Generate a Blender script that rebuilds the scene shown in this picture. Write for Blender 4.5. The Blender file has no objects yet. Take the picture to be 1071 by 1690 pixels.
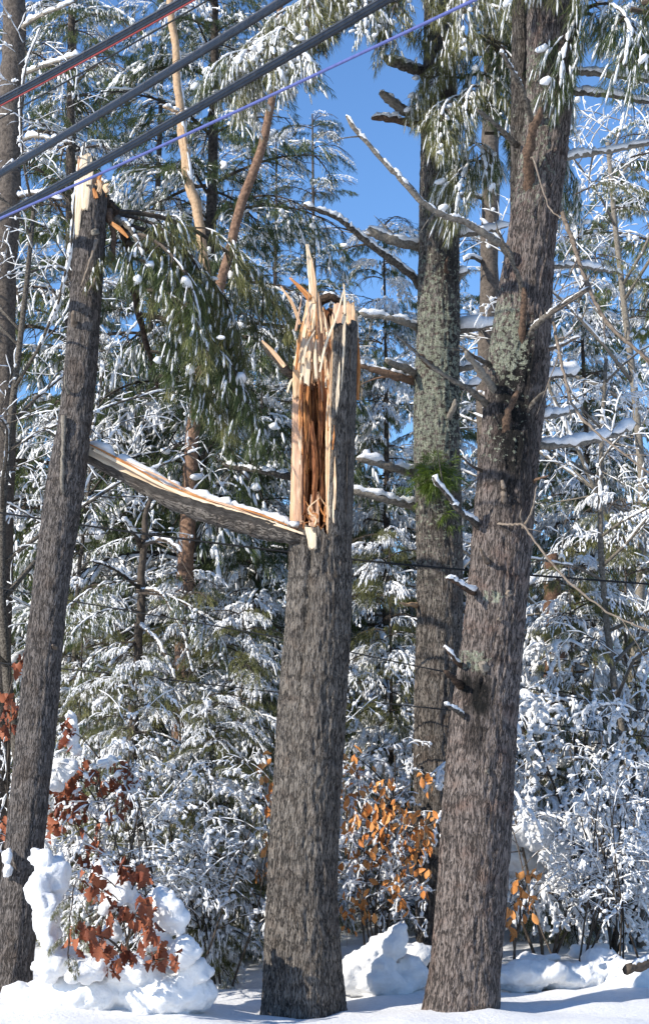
import bpy, bmesh, math, random
import numpy as np
from mathutils import Vector

# ------------------------------------------------------------------ camera, sky, sun, exposure
R = math.radians
scene = bpy.context.scene
COL = scene.collection
F_PX, W_PX, H_PX, EYE, PITCH = 2880.0, 1071.0, 1690.0, 1.6, R(8.1)
cam = bpy.data.cameras.new('camera'); cam_o = bpy.data.objects.new('camera', cam); COL.objects.link(cam_o)
cam.sensor_fit = 'VERTICAL'; cam.sensor_height = 24.0; cam.lens = 24.0 * F_PX / H_PX
cam.clip_start = 0.1; cam.clip_end = 2000
cam_o.location = (0, 0, EYE); cam_o.rotation_euler = (math.pi / 2 + PITCH, 0, 0)
scene.camera = cam_o

SUN_EL, SUN_SIDE = R(30), R(58)          # the sun stands behind the viewer, well round to the left
world = bpy.data.worlds.new('World'); scene.world = world; world.use_nodes = True
wn = world.node_tree
bg = wn.nodes['Background']
sky = wn.nodes.new('ShaderNodeTexSky'); sky.sky_type = 'NISHITA'; sky.sun_disc = False
sky.sun_elevation = SUN_EL
sun_vec = Vector((-math.sin(SUN_SIDE) * math.cos(SUN_EL), -math.cos(SUN_SIDE) * math.cos(SUN_EL), math.sin(SUN_EL)))
sky.sun_rotation = math.atan2(sun_vec.x, sun_vec.y)
sky.altitude = 0; sky.air_density = 1.0; sky.dust_density = 0.0; sky.ozone_density = 8.0
wn.links.new(sky.outputs[0], bg.inputs[0]); bg.inputs[1].default_value = 0.14
sl = bpy.data.lights.new('sun', 'SUN'); sl.energy = 4.6; sl.angle = R(0.5); sl.color = (1.0, 0.94, 0.84)
so = bpy.data.objects.new('sun', sl); COL.objects.link(so)
so.rotation_euler = sun_vec.to_track_quat('Z', 'Y').to_euler()
scene.view_settings.view_transform = 'Standard'; scene.view_settings.look = 'None'
scene.view_settings.exposure = 0.55; scene.view_settings.gamma = 1.0
scene.view_settings.use_curve_mapping = False

# ------------------------------------------------------------------ helpers
rng = np.random.default_rng(7)
random.seed(7)
_cp, _sp = math.cos(PITCH), math.sin(PITCH)

def P(x, y, Y):
    """point at depth Y (metres in front of the camera) that a photo pixel looks at"""
    dx, dy = (x - W_PX / 2) / F_PX, (H_PX / 2 - y) / F_PX
    d = np.array([dx, _cp - dy * _sp, _sp + dy * _cp])
    return np.array([0, 0, EYE]) + d * (Y / d[1])

def M_PX(y, Y):
    dy = (H_PX / 2 - y) / F_PX
    return Y / (_cp - dy * _sp) / F_PX

_hash = np.random.default_rng(99).random(4096)
def vnoise(p):
    p = np.asarray(p, float); i = np.floor(p).astype(np.int64); f = p - i; f = f * f * (3 - 2 * f)
    out = 0
    for a in (0, 1):
        for b in (0, 1):
            for c in (0, 1):
                h = _hash[((i[:, 0] + a) * 374761393 + (i[:, 1] + b) * 668265263 + (i[:, 2] + c) * 2147483647 * 3 + 1013) % 4093]
                w = (f[:, 0] if a else 1 - f[:, 0]) * (f[:, 1] if b else 1 - f[:, 1]) * (f[:, 2] if c else 1 - f[:, 2])
                out = out + h * w
    return out

def fbm(p, o=3):
    s, a, t = 0, 1.0, 0
    for k in range(o):
        s = s + a * vnoise(p * 2 ** k + 17.3 * k); t += a; a *= .5
    return s / t

def nrm(v):
    v = np.asarray(v, float)
    return v / np.maximum(np.linalg.norm(v, axis=-1, keepdims=True), 1e-9)

def resample(pts, n):
    """smooth (Catmull-Rom) resampling of a hand-drawn path"""
    pts = np.asarray(pts, float)
    if len(pts) == 2:
        t = np.linspace(0, 1, n)[:, None]; return pts[0] * (1 - t) + pts[1] * t
    e = np.vstack([2 * pts[0] - pts[1], pts, 2 * pts[-1] - pts[-2]])
    u = np.linspace(0, len(pts) - 1 - 1e-6, n); i = u.astype(int); t = (u - i)[:, None]
    a, b, c, d = e[i], e[i + 1], e[i + 2], e[i + 3]
    return .5 * (2 * b + (c - a) * t + (2 * a - 5 * b + 4 * c - d) * t ** 2 + (3 * b - a - 3 * c + d) * t ** 3)

class Geo:
    """collects triangles; build() links them as ONE mesh object"""
    def __init__(self): self.v, self.f, self.m, self.n = [], [], [], 0
    def add(self, v, f, mat=0):
        v = np.asarray(v, float); f = np.asarray(f, np.int64)
        self.v.append(v); self.f.append(f + self.n); self.m.append(np.full(len(f), mat)); self.n += len(v)
    def arrays(self):
        if not self.v: return np.zeros((0, 3)), np.zeros((0, 3), np.int64), np.zeros(0, int)
        return np.vstack(self.v), np.vstack(self.f), np.concatenate(self.m)
    def put(self, other, mat3, loc):
        v, f, m = other.arrays() if isinstance(other, Geo) else other
        if len(v): 
            self.v.append(v @ mat3.T + loc); self.f.append(f + self.n); self.m.append(m); self.n += len(v)
    def tube(self, pts, rad, sides=5, mat=0, jit=0.0, squash=1.0, close=True):
        pts = np.asarray(pts, float); n = len(pts); rad = np.broadcast_to(np.asarray(rad, float), (n,))
        t = np.gradient(pts, axis=0); t = nrm(t)
        ref = np.array([0, 0, 1.0]) if abs(t[:, 2]).mean() < .75 else np.array([0.0, 1.0, 0])
        a = nrm(np.cross(t, ref)); b = np.cross(a, t)
        th = np.arange(sides) * 2 * math.pi / sides
        r = rad[:, None] * np.ones(sides)
        if jit: r = r * (1 + jit * (rng.random((n, sides)) - .5) * 2)
        ring = pts[:, None] + r[..., None] * (np.cos(th)[None, :, None] * a[:, None] + squash * np.sin(th)[None, :, None] * b[:, None])
        v = ring.reshape(-1, 3); i = np.arange(n - 1)[:, None] * sides; j = np.arange(sides)[None]; k = (j + 1) % sides
        q = np.stack([i + j, i + k, i + sides + k, i + sides + j], -1).reshape(-1, 4)
        f = np.vstack([q[:, [0, 1, 2]], q[:, [0, 2, 3]]])
        if close:
            c = len(v); v = np.vstack([v, pts[:1], pts[-1:]])
            jj = np.arange(sides); kk = (jj + 1) % sides
            f = np.vstack([f, np.stack([kk, jj, np.full(sides, c)], -1), np.stack([jj + (n - 1) * sides, kk + (n - 1) * sides, np.full(sides, c + 1)], -1)])
        self.add(v, f, mat)
    def blobs(self, c, d, ln, r, mat=0, sides=5, jit=.25, ts=(.12, .5, .85), rs=(.75, 1.0, .6)):
        """drop-shaped lumps of snow: start point c, direction d, length, radius"""
        c = np.asarray(c, float); N = len(c)
        if N == 0: return
        d = nrm(d); ref = nrm(rng.normal(size=(N, 3))); a = nrm(np.cross(d, ref)); b = np.cross(d, a)
        ln = np.broadcast_to(ln, (N,)); r = np.broadcast_to(r, (N,))
        ts = np.array(ts); rs = np.array(rs); nr = len(ts); th = np.arange(sides) * 2 * math.pi / sides
        rr = r[:, None, None] * rs[None, :, None] * (1 + jit * (rng.random((N, nr, sides)) * 2 - 1))
        pos = c[:, None, None] + d[:, None, None] * (ln[:, None] * ts)[:, :, None, None] + rr[..., None] * (np.cos(th)[None, None, :, None] * a[:, None, None] + np.sin(th)[None, None, :, None] * b[:, None, None])
        v = np.concatenate([pos.reshape(N, -1, 3), c[:, None], (c + d * ln[:, None])[:, None]], 1)
        nv = nr * sides + 2; j = np.arange(sides); k = (j + 1) % sides; f = []
        f.append(np.stack([k, j, np.full(sides, nv - 2)], -1)); f.append(np.stack([j + (nr - 1) * sides, k + (nr - 1) * sides, np.full(sides, nv - 1)], -1))
        for q in range(nr - 1):
            f.append(np.stack([j + q * sides, k + q * sides, k + (q + 1) * sides], -1)); f.append(np.stack([j + q * sides, k + (q + 1) * sides, j + (q + 1) * sides], -1))
        f = np.vstack(f); f = (f[None] + (np.arange(N) * nv)[:, None, None]).reshape(-1, 3)
        self.add(v.reshape(-1, 3), f, mat)
    def tufts(self, p, d, ln, K=9, w=.0028, spread=.5, mat=0):
        """bunches of pine needles: thin blades fanning round a drooping direction"""
        p = np.asarray(p, float); N = len(p)
        if N == 0: return
        d = nrm(d); ln = np.broadcast_to(ln, (N,))
        bd = nrm(d[:, None] + spread * rng.normal(size=(N, K, 3)) + np.array([0, 0, -.25]))
        base = p[:, None] - d[:, None] * (ln[:, None] * .55 * rng.random((N, K)))[..., None]
        side = nrm(np.cross(bd, rng.normal(size=(N, K, 3)))) * w
        L = (ln[:, None] * (.75 + .45 * rng.random((N, K))))[..., None]
        mid = base + bd * L * .5 + np.array([0, 0, -1.]) * L * .02
        tip = base + bd * L + np.array([0, 0, -1.]) * L * .16
        v = np.stack([base, mid + side, mid - side, tip], 2).reshape(-1, 3)
        i = np.arange(N * K)[:, None] * 4
        self.add(v, np.vstack([i + [0, 1, 2], i + [1, 3, 2]]), mat)
    def build(self, name, mats, parent=None, smooth=True, kind=None):
        v, f, m = self.arrays()
        return link(mesh(name, v, f, m, mats, smooth), name, parent, kind)

def mesh(name, v, f, m=None, mats=(), smooth=True):
    me = bpy.data.meshes.new(name)
    n = len(f); me.vertices.add(len(v)); me.vertices.foreach_set('co', np.asarray(v, np.float32).ravel())
    me.loops.add(n * 3); me.loops.foreach_set('vertex_index', np.asarray(f, np.int32).ravel())
    me.polygons.add(n); me.polygons.foreach_set('loop_start', np.arange(0, n * 3, 3, dtype=np.int32))
    me.polygons.foreach_set('use_smooth', np.full(n, smooth))
    for a in mats: me.materials.append(a)
    if m is not None: me.polygons.foreach_set('material_index', np.asarray(m, np.int32))
    me.update(calc_edges=True); me.validate()
    return me

def link(me, name, parent=None, kind=None):
    o = bpy.data.objects.new(name, me); COL.objects.link(o)
    if parent is not None:
        o.parent = parent
        if parent.parent is None: o.matrix_parent_inverse = parent_inv(parent)
        else: o.matrix_parent_inverse = (parent_mat(parent)).inverted()
    if kind: o['kind'] = kind
    return o

from mathutils import Matrix
def local(o): return Matrix.LocRotScale(o.location, o.rotation_euler, o.scale)
def parent_mat(o): return local(o) if o.parent is None else parent_mat(o.parent) @ o.matrix_parent_inverse @ local(o)
def parent_inv(o): return local(o).inverted()

def tag(o, label, cat, group=None):
    o['label'] = label; o['category'] = cat
    if group: o['group'] = group
    return o

def thing(name, label, cat, loc=(0, 0, 0), group=None):
    o = bpy.data.objects.new(name, None); COL.objects.link(o); o.location = tuple(float(q) for q in loc); o.empty_display_size = .2
    return tag(o, label, cat, group)

def rotz(a): c, s = math.cos(a), math.sin(a); return np.array([[c, -s, 0], [s, c, 0], [0, 0, 1.]])
def roty(a): c, s = math.cos(a), math.sin(a); return np.array([[c, 0, s], [0, 1, 0], [-s, 0, c]])
def rotx(a): c, s = math.cos(a), math.sin(a); return np.array([[1, 0, 0], [0, c, -s], [0, s, c]])

# ------------------------------------------------------------------ materials
class Mat:
    def __init__(self, name, rough=.8):
        self.m = bpy.data.materials.new(name); self.m.use_nodes = True; self.t = self.m.node_tree
        self.b = self.t.nodes['Principled BSDF']; self.b.inputs['Roughness'].default_value = rough
        self.b.inputs['Specular IOR Level'].default_value = .25
    def n(self, kind, **kw):
        nd = self.t.nodes.new('ShaderNode' + kind)
        for k, v in kw.items():
            if k in nd.inputs.keys(): nd.inputs[k].default_value = v
            else: setattr(nd, k, v)
        return nd
    def l(self, a, b): self.t.links.new(a, b)
    def noise(self, vec, scale, detail=4, rough=.6, dist=0):
        nd = self.n('TexNoise'); nd.inputs['Scale'].default_value = scale; nd.inputs['Detail'].default_value = detail
        nd.inputs['Roughness'].default_value = rough; nd.inputs['Distortion'].default_value = dist; self.l(vec, nd.inputs['Vector']); return nd.outputs['Fac']
    def ramp(self, fac, stops):
        nd = self.n('ValToRGB'); cr = nd.color_ramp
        while len(cr.elements) < len(stops): cr.elements.new(.5)
        for e, (p, c) in zip(cr.elements, stops): e.position = p; e.color = (*c, 1) if len(c) == 3 else c
        self.l(fac, nd.inputs[0]); return nd.outputs[0]
    def mix(self, fac, a, b):
        nd = self.n('Mix', data_type='RGBA')
        for s, v in ((nd.inputs[0], fac), (nd.inputs[6], a), (nd.inputs[7], b)):
            if hasattr(v, 'links'): self.l(v, s)
            elif isinstance(v, (int, float)): s.default_value = v
            else: s.default_value = (*v, 1)
        return nd.outputs[2]
    def math(self, op, a, b=0.0):
        nd = self.n('Math', operation=op)
        for s, v in ((nd.inputs[0], a), (nd.inputs[1], b)):
            if hasattr(v, 'links'): self.l(v, s)
            else: s.default_value = v
        return nd.outputs[0]
    def mapped(self, src, scale):
        nd = self.n('Mapping'); nd.inputs['Scale'].default_value = scale; self.l(src, nd.inputs['Vector']); return nd.outputs[0]
    def uv(self): return self.n('UVMap').outputs[0]
    def obj(self): return self.n('TexCoord').outputs['Object']
    def bump(self, h, strength, dist):
        nd = self.n('Bump'); nd.inputs['Strength'].default_value = strength; nd.inputs['Distance'].default_value = dist
        self.l(h, nd.inputs['Height']); self.l(nd.outputs[0], self.b.inputs['Normal'])
    def color(self, c):
        if hasattr(c, 'links'): self.l(c, self.b.inputs['Base Color'])
        else: self.b.inputs['Base Color'].default_value = (*c, 1)

def m_snow():
    m = Mat('snow', .65); o = m.obj()
    a = m.noise(o, 28, 4, .65); b = m.noise(o, 160, 2)
    m.color(m.ramp(a, [(.25, (.74, .74, .74)), (.7, (.86, .855, .845))]))
    m.bump(m.math('ADD', a, m.math('MULTIPLY', b, .4)), .5, .02)
    m.b.inputs['Specular IOR Level'].default_value = .35
    return m.m

def m_frost():
    m = Mat('clinging_snow', .7); o = m.obj()
    a = m.noise(o, 40, 3, .6)
    m.color(m.ramp(a, [(.3, (.62, .65, .66)), (.6, (.86, .87, .88))]))
    return m.m

def m_needles(name, c0, c1, c2):
    m = Mat(name, .5); o = m.obj()
    a = m.noise(o, 3.1, 3); b = m.noise(o, 40, 1)
    oi = m.n('ObjectInfo').outputs['Random']
    f = m.math('ADD', m.math('MULTIPLY', a, .6), m.math('MULTIPLY', b, .4))
    f = m.math('ADD', f, m.math('MULTIPLY', m.math('SUBTRACT', oi, .5), .12))
    m.color(m.ramp(f, [(.34, c0), (.5, c1), (.66, c2)]))
    m.b.inputs['Specular IOR Level'].default_value = .4
    tr = m.n('BsdfTranslucent'); mx = m.n('MixShader'); mx.inputs[0].default_value = .28
    ramp = m.b.inputs['Base Color'].links[0].from_socket
    m.l(ramp, tr.inputs['Color']); m.l(m.b.outputs[0], mx.inputs[1]); m.l(tr.outputs[0], mx.inputs[2])
    m.l(mx.outputs[0], m.t.nodes['Material Output'].inputs[0])
    return m.m

def m_bark(name, dark, mid, light, lichen=.0, scale=1.0, stain=False, warm=(.2, .11, .07)):
    m = Mat(name, .9); uv = m.uv()
    wob = m.n('TexNoise'); wob.inputs['Scale'].default_value = 9; wob.inputs['Detail'].default_value = 3; m.l(uv, wob.inputs['Vector'])
    vv = m.n('VectorMath', operation='MULTIPLY_ADD'); m.l(wob.outputs['Color'], vv.inputs[0]); vv.inputs[1].default_value = (.035, .05, 0); m.l(uv, vv.inputs[2])
    wuv = vv.outputs[0]
    plates = m.noise(m.mapped(wuv, (scale, scale * .12, 1)), 62, 3, .62)           # long scaly plates
    flakes = m.noise(m.mapped(wuv, (scale, scale * .38, 1)), 95, 4, .65)            # small flakes on them
    grit = m.noise(uv, 330, 2, .6)
    big = m.noise(uv, 3.0, 3)
    furrow = m.ramp(m.math('ABSOLUTE', m.math('SUBTRACT', plates, .5)), [(.008, (0, 0, 0)), (.055, (1, 1, 1))])
    h = m.math('ADD', m.math('MULTIPLY', furrow, .8), m.math('MULTIPLY', flakes, .9))
    h = m.math('ADD', h, m.math('MULTIPLY', grit, .25))
    tone = m.math('ADD', m.math('MULTIPLY', flakes, .7), m.math('MULTIPLY', big, .3))
    c = m.ramp(tone, [(.34, mid), (.5, tuple(.55 * a + .45 * b for a, b in zip(mid, light))), (.64, light)])
    c = m.mix(m.ramp(m.noise(uv, 6, 3), [(.5, (0, 0, 0)), (.68, (.6, .6, .6))]), c, warm)
    c = m.mix(m.math('MULTIPLY', m.math('SUBTRACT', 1.0, furrow), .8), c, dark)
    if stain:
        at = m.n('Attribute', attribute_name='stain').outputs['Fac']
        g = m.math('MULTIPLY', at, m.ramp(m.noise(m.mapped(uv, (1, .5, 1)), 24, 5, .7), [(.28, (0, 0, 0)), (.46, (1, 1, 1))]))
        c = m.mix(g, c, (.012, .011, .010))
        at2 = m.n('Attribute', attribute_name='lichen').outputs['Fac']
        lf = m.math('ADD', m.noise(uv, 26, 5, .65), m.math('MULTIPLY', m.math('SUBTRACT', at2, .5), .34))
    else:
        lf = m.math('ADD', m.noise(uv, 26, 5, .65), m.math('MULTIPLY', m.math('SUBTRACT', m.noise(uv, 2.2, 2), .5), .35))
    if lichen:
        lk = m.ramp(lf, [(.72 - lichen, (0, 0, 0)), (.76 - lichen, (.9, .9, .9))])
        c = m.mix(lk, c, m.ramp(m.noise(uv, 90, 2), [(.35, (.20, .22, .15)), (.65, (.42, .43, .34))]))
    m.color(c); m.bump(h, 1.0, .034)
    return m.m

def m_wood(name, c0, c1, c2, stretch=.06):
    m = Mat(name, .6); o = m.uv()
    a = m.noise(m.mapped(o, (1, stretch, 1)), 60, 5, .7); b = m.noise(m.mapped(o, (1, stretch * .6, 1)), 200, 3, .6)
    f = m.math('ADD', m.math('MULTIPLY', a, .65), m.math('MULTIPLY', b, .35))
    m.color(m.ramp(f, [(.34, c0), (.5, c1), (.64, c2)])); m.bump(f, .9, .01)
    return m.m

def m_plain(name, c0, c1, scale=20, rough=.75, bump=.4, dist=.004):
    m = Mat(name, rough); o = m.obj(); a = m.noise(o, scale, 4, .65)
    oi = m.n('ObjectInfo').outputs['Random']
    f = m.math('ADD', a, m.math('MULTIPLY', m.math('SUBTRACT', oi, .5), .35))
    m.color(m.ramp(f, [(.3, c0), (.7, c1)])); m.bump(a, bump, dist)
    return m.m

SNOW, FROST = m_snow(), m_frost()
NEED_DARK = m_needles('dark_needles', (.022, .036, .016), (.045, .066, .026), (.085, .105, .036))
NEED_MID = m_needles('green_needles', (.035, .055, .018), (.075, .10, .03), (.14, .16, .045))
NEED_OLIVE = m_needles('olive_needles', (.08, .085, .03), (.165, .165, .058), (.28, .265, .10))
NEED_BRIGHT = m_needles('bright_needles', (.05, .09, .015), (.10, .15, .02), (.18, .22, .04))
BARK_L = m_bark('grey_bark', (.022, .018, .016), (.12, .10, .09), (.33, .29, .26), lichen=0, scale=1.25, warm=(.12, .085, .065))
BARK_C = m_bark('ridged_bark', (.02, .016, .014), (.14, .118, .10), (.37, .325, .275), lichen=.0, scale=1.0, warm=(.14, .10, .075))
BARK_R = m_bark('pink_grey_bark', (.022, .018, .016), (.14, .11, .095), (.37, .31, .275), lichen=.11, scale=.9, stain=True, warm=(.16, .09, .065))
BARK_M = m_bark('lichened_bark', (.02, .017, .015), (.12, .10, .085), (.32, .28, .24), lichen=.115, scale=1.0, stain=True, warm=(.13, .085, .06))
BARK_FAR = m_plain('far_bark', (.028, .022, .018), (.14, .115, .095), 30, .9, 1, .02)
BARK_RED = m_plain('reddish_bark', (.09, .05, .032), (.31, .19, .125), 28, .85, 1.0, .015)
BARK_TAN = m_plain('tan_bark', (.22, .13, .075), (.50, .34, .205), 26, .8, .9, .012)
TWIG = m_plain('twig_bark', (.03, .024, .018), (.11, .085, .065), 30, .85, .5, .003)
TWIG_PALE = m_plain('pale_twig_bark', (.10, .075, .055), (.26, .21, .165), 30, .85, .5, .003)
LIMB = m_plain('limb_bark', (.045, .037, .03), (.24, .21, .17), 45, .9, 1.0, .012)
LIMB_BROWN = m_plain('brown_limb_bark', (.03, .02, .014), (.17, .105, .068), 45, .85, 1.0, .012)
WOOD = m_wood('fresh_split_wood', (.42, .23, .11), (.66, .43, .25), (.80, .62, .42))
WOOD_PALE = m_wood('pale_sapwood', (.60, .45, .28), (.74, .58, .40), (.84, .72, .55))
WOOD_PINK = m_wood('pinkish_heartwood', (.40, .20, .10), (.62, .38, .24), (.74, .50, .35))
WOOD_ROT = m_wood('rotten_red_wood', (.035, .010, .004), (.14, .048, .015), (.34, .14, .045), .12)
WOOD_ROT2 = m_wood('red_brown_rot', (.10, .03, .010), (.26, .09, .03), (.45, .20, .075), .12)
WOOD_ORANGE = m_wood('orange_torn_wood', (.25, .08, .02), (.50, .20, .06), (.70, .38, .16), .12)
OAK_LEAF = m_plain('dry_oak_leaf', (.11, .026, .012), (.34, .11, .05), 24, .55, .4, .003)
BEECH_LEAF = m_plain('dry_beech_leaf', (.38, .13, .03), (.68, .31, .10), 24, .55, .4, .003)

# ------------------------------------------------------------------ ground
def build_ground():
    xs = np.unique(np.concatenate([np.linspace(-9, 9, 121), np.linspace(-30, 30, 31), np.linspace(-400, 400, 17)]))
    ys = np.unique(np.concatenate([np.linspace(8, 26, 121), np.linspace(-30, 60, 31), np.linspace(-100, 900, 21)]))
    X, Y = np.meshgrid(xs, ys); p = np.stack([X.ravel(), Y.ravel(), 0 * X.ravel()], 1)
    z = .22 * (fbm(p * .55, 3) - .5) + .10 * (fbm(p * 2.1 + 5, 3) - .5) + .05 * (fbm(p * 6 + 9, 2) - .5)
    z += np.clip((p[:, 1] - 15) / 30, 0, 1) * .5
    v = np.stack([p[:, 0], p[:, 1], z], 1); nx = len(xs)
    i = (np.arange(len(ys) - 1)[:, None] * nx + np.arange(nx - 1)[None]).ravel()
    f = np.vstack([np.stack([i, i + 1, i + nx + 1], 1), np.stack([i, i + nx + 1, i + nx], 1)])
    o = link(mesh('snow_ground', v, f, None, [SNOW]), 'snow_ground', None, 'structure')
    o['label'] = 'uneven snow covering the ground between the trees'
build_ground()

# ------------------------------------------------------------------ trunks
def trunk_mesh(name, path, rad, mat, parent, amp=.012, nu=96, nv=420, stain=None, lichen=None, flare=0, seed=0, fused=None, name_obj='trunk', top_jag=0):
    """a tapering trunk along a path with furrowed, uneven bark; uv in metres; stain/lichen(P) -> 0..1 per vertex"""
    pts = resample(path, nv); rd = np.interp(np.linspace(0, 1, nv), np.linspace(0, 1, len(rad)), rad)
    t = nrm(np.gradient(pts, axis=0)); a = nrm(np.cross(t, np.array([0, 1., 0]))); b = np.cross(a, t)
    ln = np.concatenate([[0], np.cumsum(np.linalg.norm(np.diff(pts, axis=0), axis=1))])
    th = np.linspace(0, 2 * math.pi, nu + 1) + math.pi / 2        # the seam faces away from the road
    c, s = np.cos(th), np.sin(th)
    S = ln[:, None] * np.ones(nu + 1); RR = rd[:, None] * np.ones(nu + 1)
    q = np.stack([(c[None] * RR).ravel() * 1.0, (s[None] * RR).ravel(), S.ravel()], 1)
    big = fbm(q * [3, 3, 1.3] + seed, 2) - .5
    pl = np.stack([(np.cos(th)[None] * RR).ravel() * 34, (np.sin(th)[None] * RR).ravel() * 34, S.ravel() * 6], 1)
    rid = 1 - 2 * np.abs(fbm(pl + seed * 3, 3) - .5) * 2.2
    r = RR.ravel() * (1 + .10 * big) + amp * (rid - .6) + amp * .5 * (vnoise(pl * [2.2, 2.2, 3.5]) - .5)
    if flare:
        fl = np.clip(1 - S.ravel() / .9, 0, 1) ** 2
        r += flare * fl * (1 + .5 * np.cos(5 * np.tile(th, nv) + seed))
    if fused is not None: r = r + fused(np.tile(th, nv), S.ravel())
    r = r.reshape(nv, nu + 1); r[:, -1] = r[:, 0]
    v = pts[:, None] + r[..., None] * (c[None, :, None] * a[:, None] + s[None, :, None] * b[:, None])
    if top_jag:
        tj = (fbm(np.stack([np.cos(th) * 3.2, np.sin(th) * 3.2, np.full(nu + 1, seed + .5)], 1), 3) - .6) * 2.4 * top_jag + (vnoise(np.stack([np.cos(th) * 14, np.sin(th) * 14, np.full(nu + 1, 2.)], 1)) - .5) * top_jag * .6
        w_ = np.clip((np.arange(nv) - nv + 10) / 9, 0, 1); v = v + (w_[:, None] * tj[None])[..., None] * t[:, None]
    v = v.reshape(-1, 3)
    i = (np.arange(nv - 1)[:, None] * (nu + 1) + np.arange(nu)[None]).ravel()
    f = np.vstack([np.stack([i, i + nu + 2, i + 1], 1), np.stack([i, i + nu + 1, i + nu + 2], 1)])
    top = np.arange(nu); o0 = (nv - 1) * (nu + 1); v = np.vstack([v, pts[-1:]])
    f = np.vstack([f, np.stack([o0 + top, np.full(nu, len(v) - 1), o0 + top + 1], 1)])
    me = mesh(name, v, f, None, [mat])
    uvl = me.uv_layers.new(name='UVMap')
    U = (th[None] - math.pi / 2) * rd.mean() * np.ones((nv, 1)); uvv = np.stack([U.ravel() + seed, S.ravel()], 1); uvv = np.vstack([uvv, [[0, ln[-1]]]])
    uvl.data.foreach_set('uv', uvv[f.ravel()].astype(np.float32).ravel())
    for nm, fn in (('stain', stain), ('lichen', lichen)):
        at = me.attributes.new(nm, 'FLOAT', 'POINT'); at.data.foreach_set('value', (fn(v) if fn else np.full(len(v), .4)).astype(np.float32))
    return link(me, name_obj, parent)

def px_path(rows, Y, base_z=None):
    """rows of (y, x_left, x_right) -> centre path from low to high, radii"""
    rows = sorted(rows, key=lambda r: -r[0]); pts, rad = [], []
    for y, x0, x1 in rows:
        pts.append(P((x0 + x1) / 2, y, Y)); rad.append((x1 - x0) / 2 * M_PX(y, Y))
    if base_z is not None and pts[0][2] > base_z:
        d = (pts[1] - pts[0]); k = (pts[0][2] - base_z) / d[2]
        pts.insert(0, pts[0] - d * k); rad.insert(0, rad[0] * 1.03)
    return pts, rad

def at_px(v, Y):
    """photo pixel of points near depth Y (used only to place stains on a trunk's bark)"""
    d = v - np.array([0, 0, EYE]); fw = d[:, 1] * _cp + d[:, 2] * _sp; up = -d[:, 1] * _sp + d[:, 2] * _cp
    return W_PX / 2 + d[:, 0] / fw * F_PX, H_PX / 2 - up / fw * F_PX

def ell(x, y, cx, cy, rx, ry): return np.clip(1.6 - np.hypot((x - cx) / rx, (y - cy) / ry) * 1.3, 0, 1)

def knot(parent, x, y, Y, r, mat, name='knot'):
    """a healed branch scar: a raised ring round a hollow"""
    g = Geo(); c = P(x, y, Y); n = nrm(np.array([-.35, -1, .25]))
    q = [c - n * r * 1.2, c - n * r * .5, c - n * r * .1, c + n * r * .3, c + n * r * .45, c + n * r * .1]
    g.tube(q, np.array([1.6, 1.2, .85, .6, .4, .15]) * r, 11, 0, .42)
    return g.build(name, [mat], parent)

def snow_ridge(g, pts, w, mat=0, cover=.9, sides=6):
    """snow lying along the top of a branch, uneven and broken"""
    n = max(6, int(np.linalg.norm(np.diff(pts, axis=0), axis=1).sum() / max(w * (.9 if sides > 5 else 1.7), .012 if sides > 5 else .03)))
    q = resample(pts, n); wv = w * (.55 + .9 * fbm(np.stack([np.arange(n) * .33 + rng.random() * 90, np.zeros(n), np.zeros(n)], 1), 2))
    wv *= (rng.random(n) * .3 + .85); gap = fbm(np.stack([np.arange(n) * .5 + rng.random() * 90, np.full(n, 7.), np.zeros(n)], 1), 2); wv *= np.where(gap < .62 - .42 * cover, .12, 1)
    wv[0] *= .3; wv[-1] *= .3
    g.tube(q + np.array([0, 0, 1.]) * (wv * .5)[:, None] + rng.normal(size=(n, 3)) * w * .14, wv, sides, mat, .24, .8)

def branch(parent, pxs, r0, r1, Y, snow=0, mat=None, dY=0.0, name='branch', twigs=0, label=None):
    """one bare branch drawn from photo pixels: pxs from the trunk outwards, radii in photo pixels"""
    mat = mat or LIMB; n = len(pxs)
    pts = [P(x, y, Y + dY * (i / max(n - 1, 1)) + (0.0 if i else .09 if name in ('stub', 'broken_limb', 'branch') else .0)) for i, (x, y) in enumerate(pxs)]
    ln = sum(np.linalg.norm(np.array(pts[i + 1]) - pts[i]) for i in range(n - 1))
    q = resample(pts, max(6, int(ln / .03))); m = M_PX(pxs[0][1], Y); k = len(q)
    rd = np.linspace(r0 * m, r1 * m, k) * (1 + .25 * (vnoise(np.stack([np.arange(k) * .6 + rng.random() * 50, np.zeros(k), np.zeros(k)], 1)) - .5))
    q = q + rng.normal(size=q.shape) * .0025
    q[0] = pts[0] + (pts[0] - q[1]) * .6 
    rd[:3] *= [1.45, 1.25, 1.1]; rd[-1] *= .55; q[-1] += nrm(q[-1] - q[-2]) * rd[-2] * rng.uniform(.3, 1.2) + rng.normal(size=3) * rd[-2] * .4
    g = Geo(); g.tube(q, rd, 8, 0, .22)
    for _ in range(twigs):
        i = rng.integers(k // 4, k - 1); d = nrm(q[min(i + 1, k - 1)] - q[i - 1]) + rng.normal(size=3) * .6; L = .06 + .22 * rng.random()
        s = resample([q[i], q[i] + d * L * .5 + rng.normal(size=3) * .01, q[i] + d * L + np.array([0, 0, -.03])], 5); g.tube(s, np.linspace(rd[i] * .45, .0015, 5), 4)
    o = g.build(name, [mat], parent)
    if label: o['label'] = label
    if snow:
        s = Geo(); snow_ridge(s, q[1:] + np.array([0, 0, 1.]) * rd[1:, None] * .5, snow * m); s.build('snow', [SNOW], o)
    return o

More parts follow.
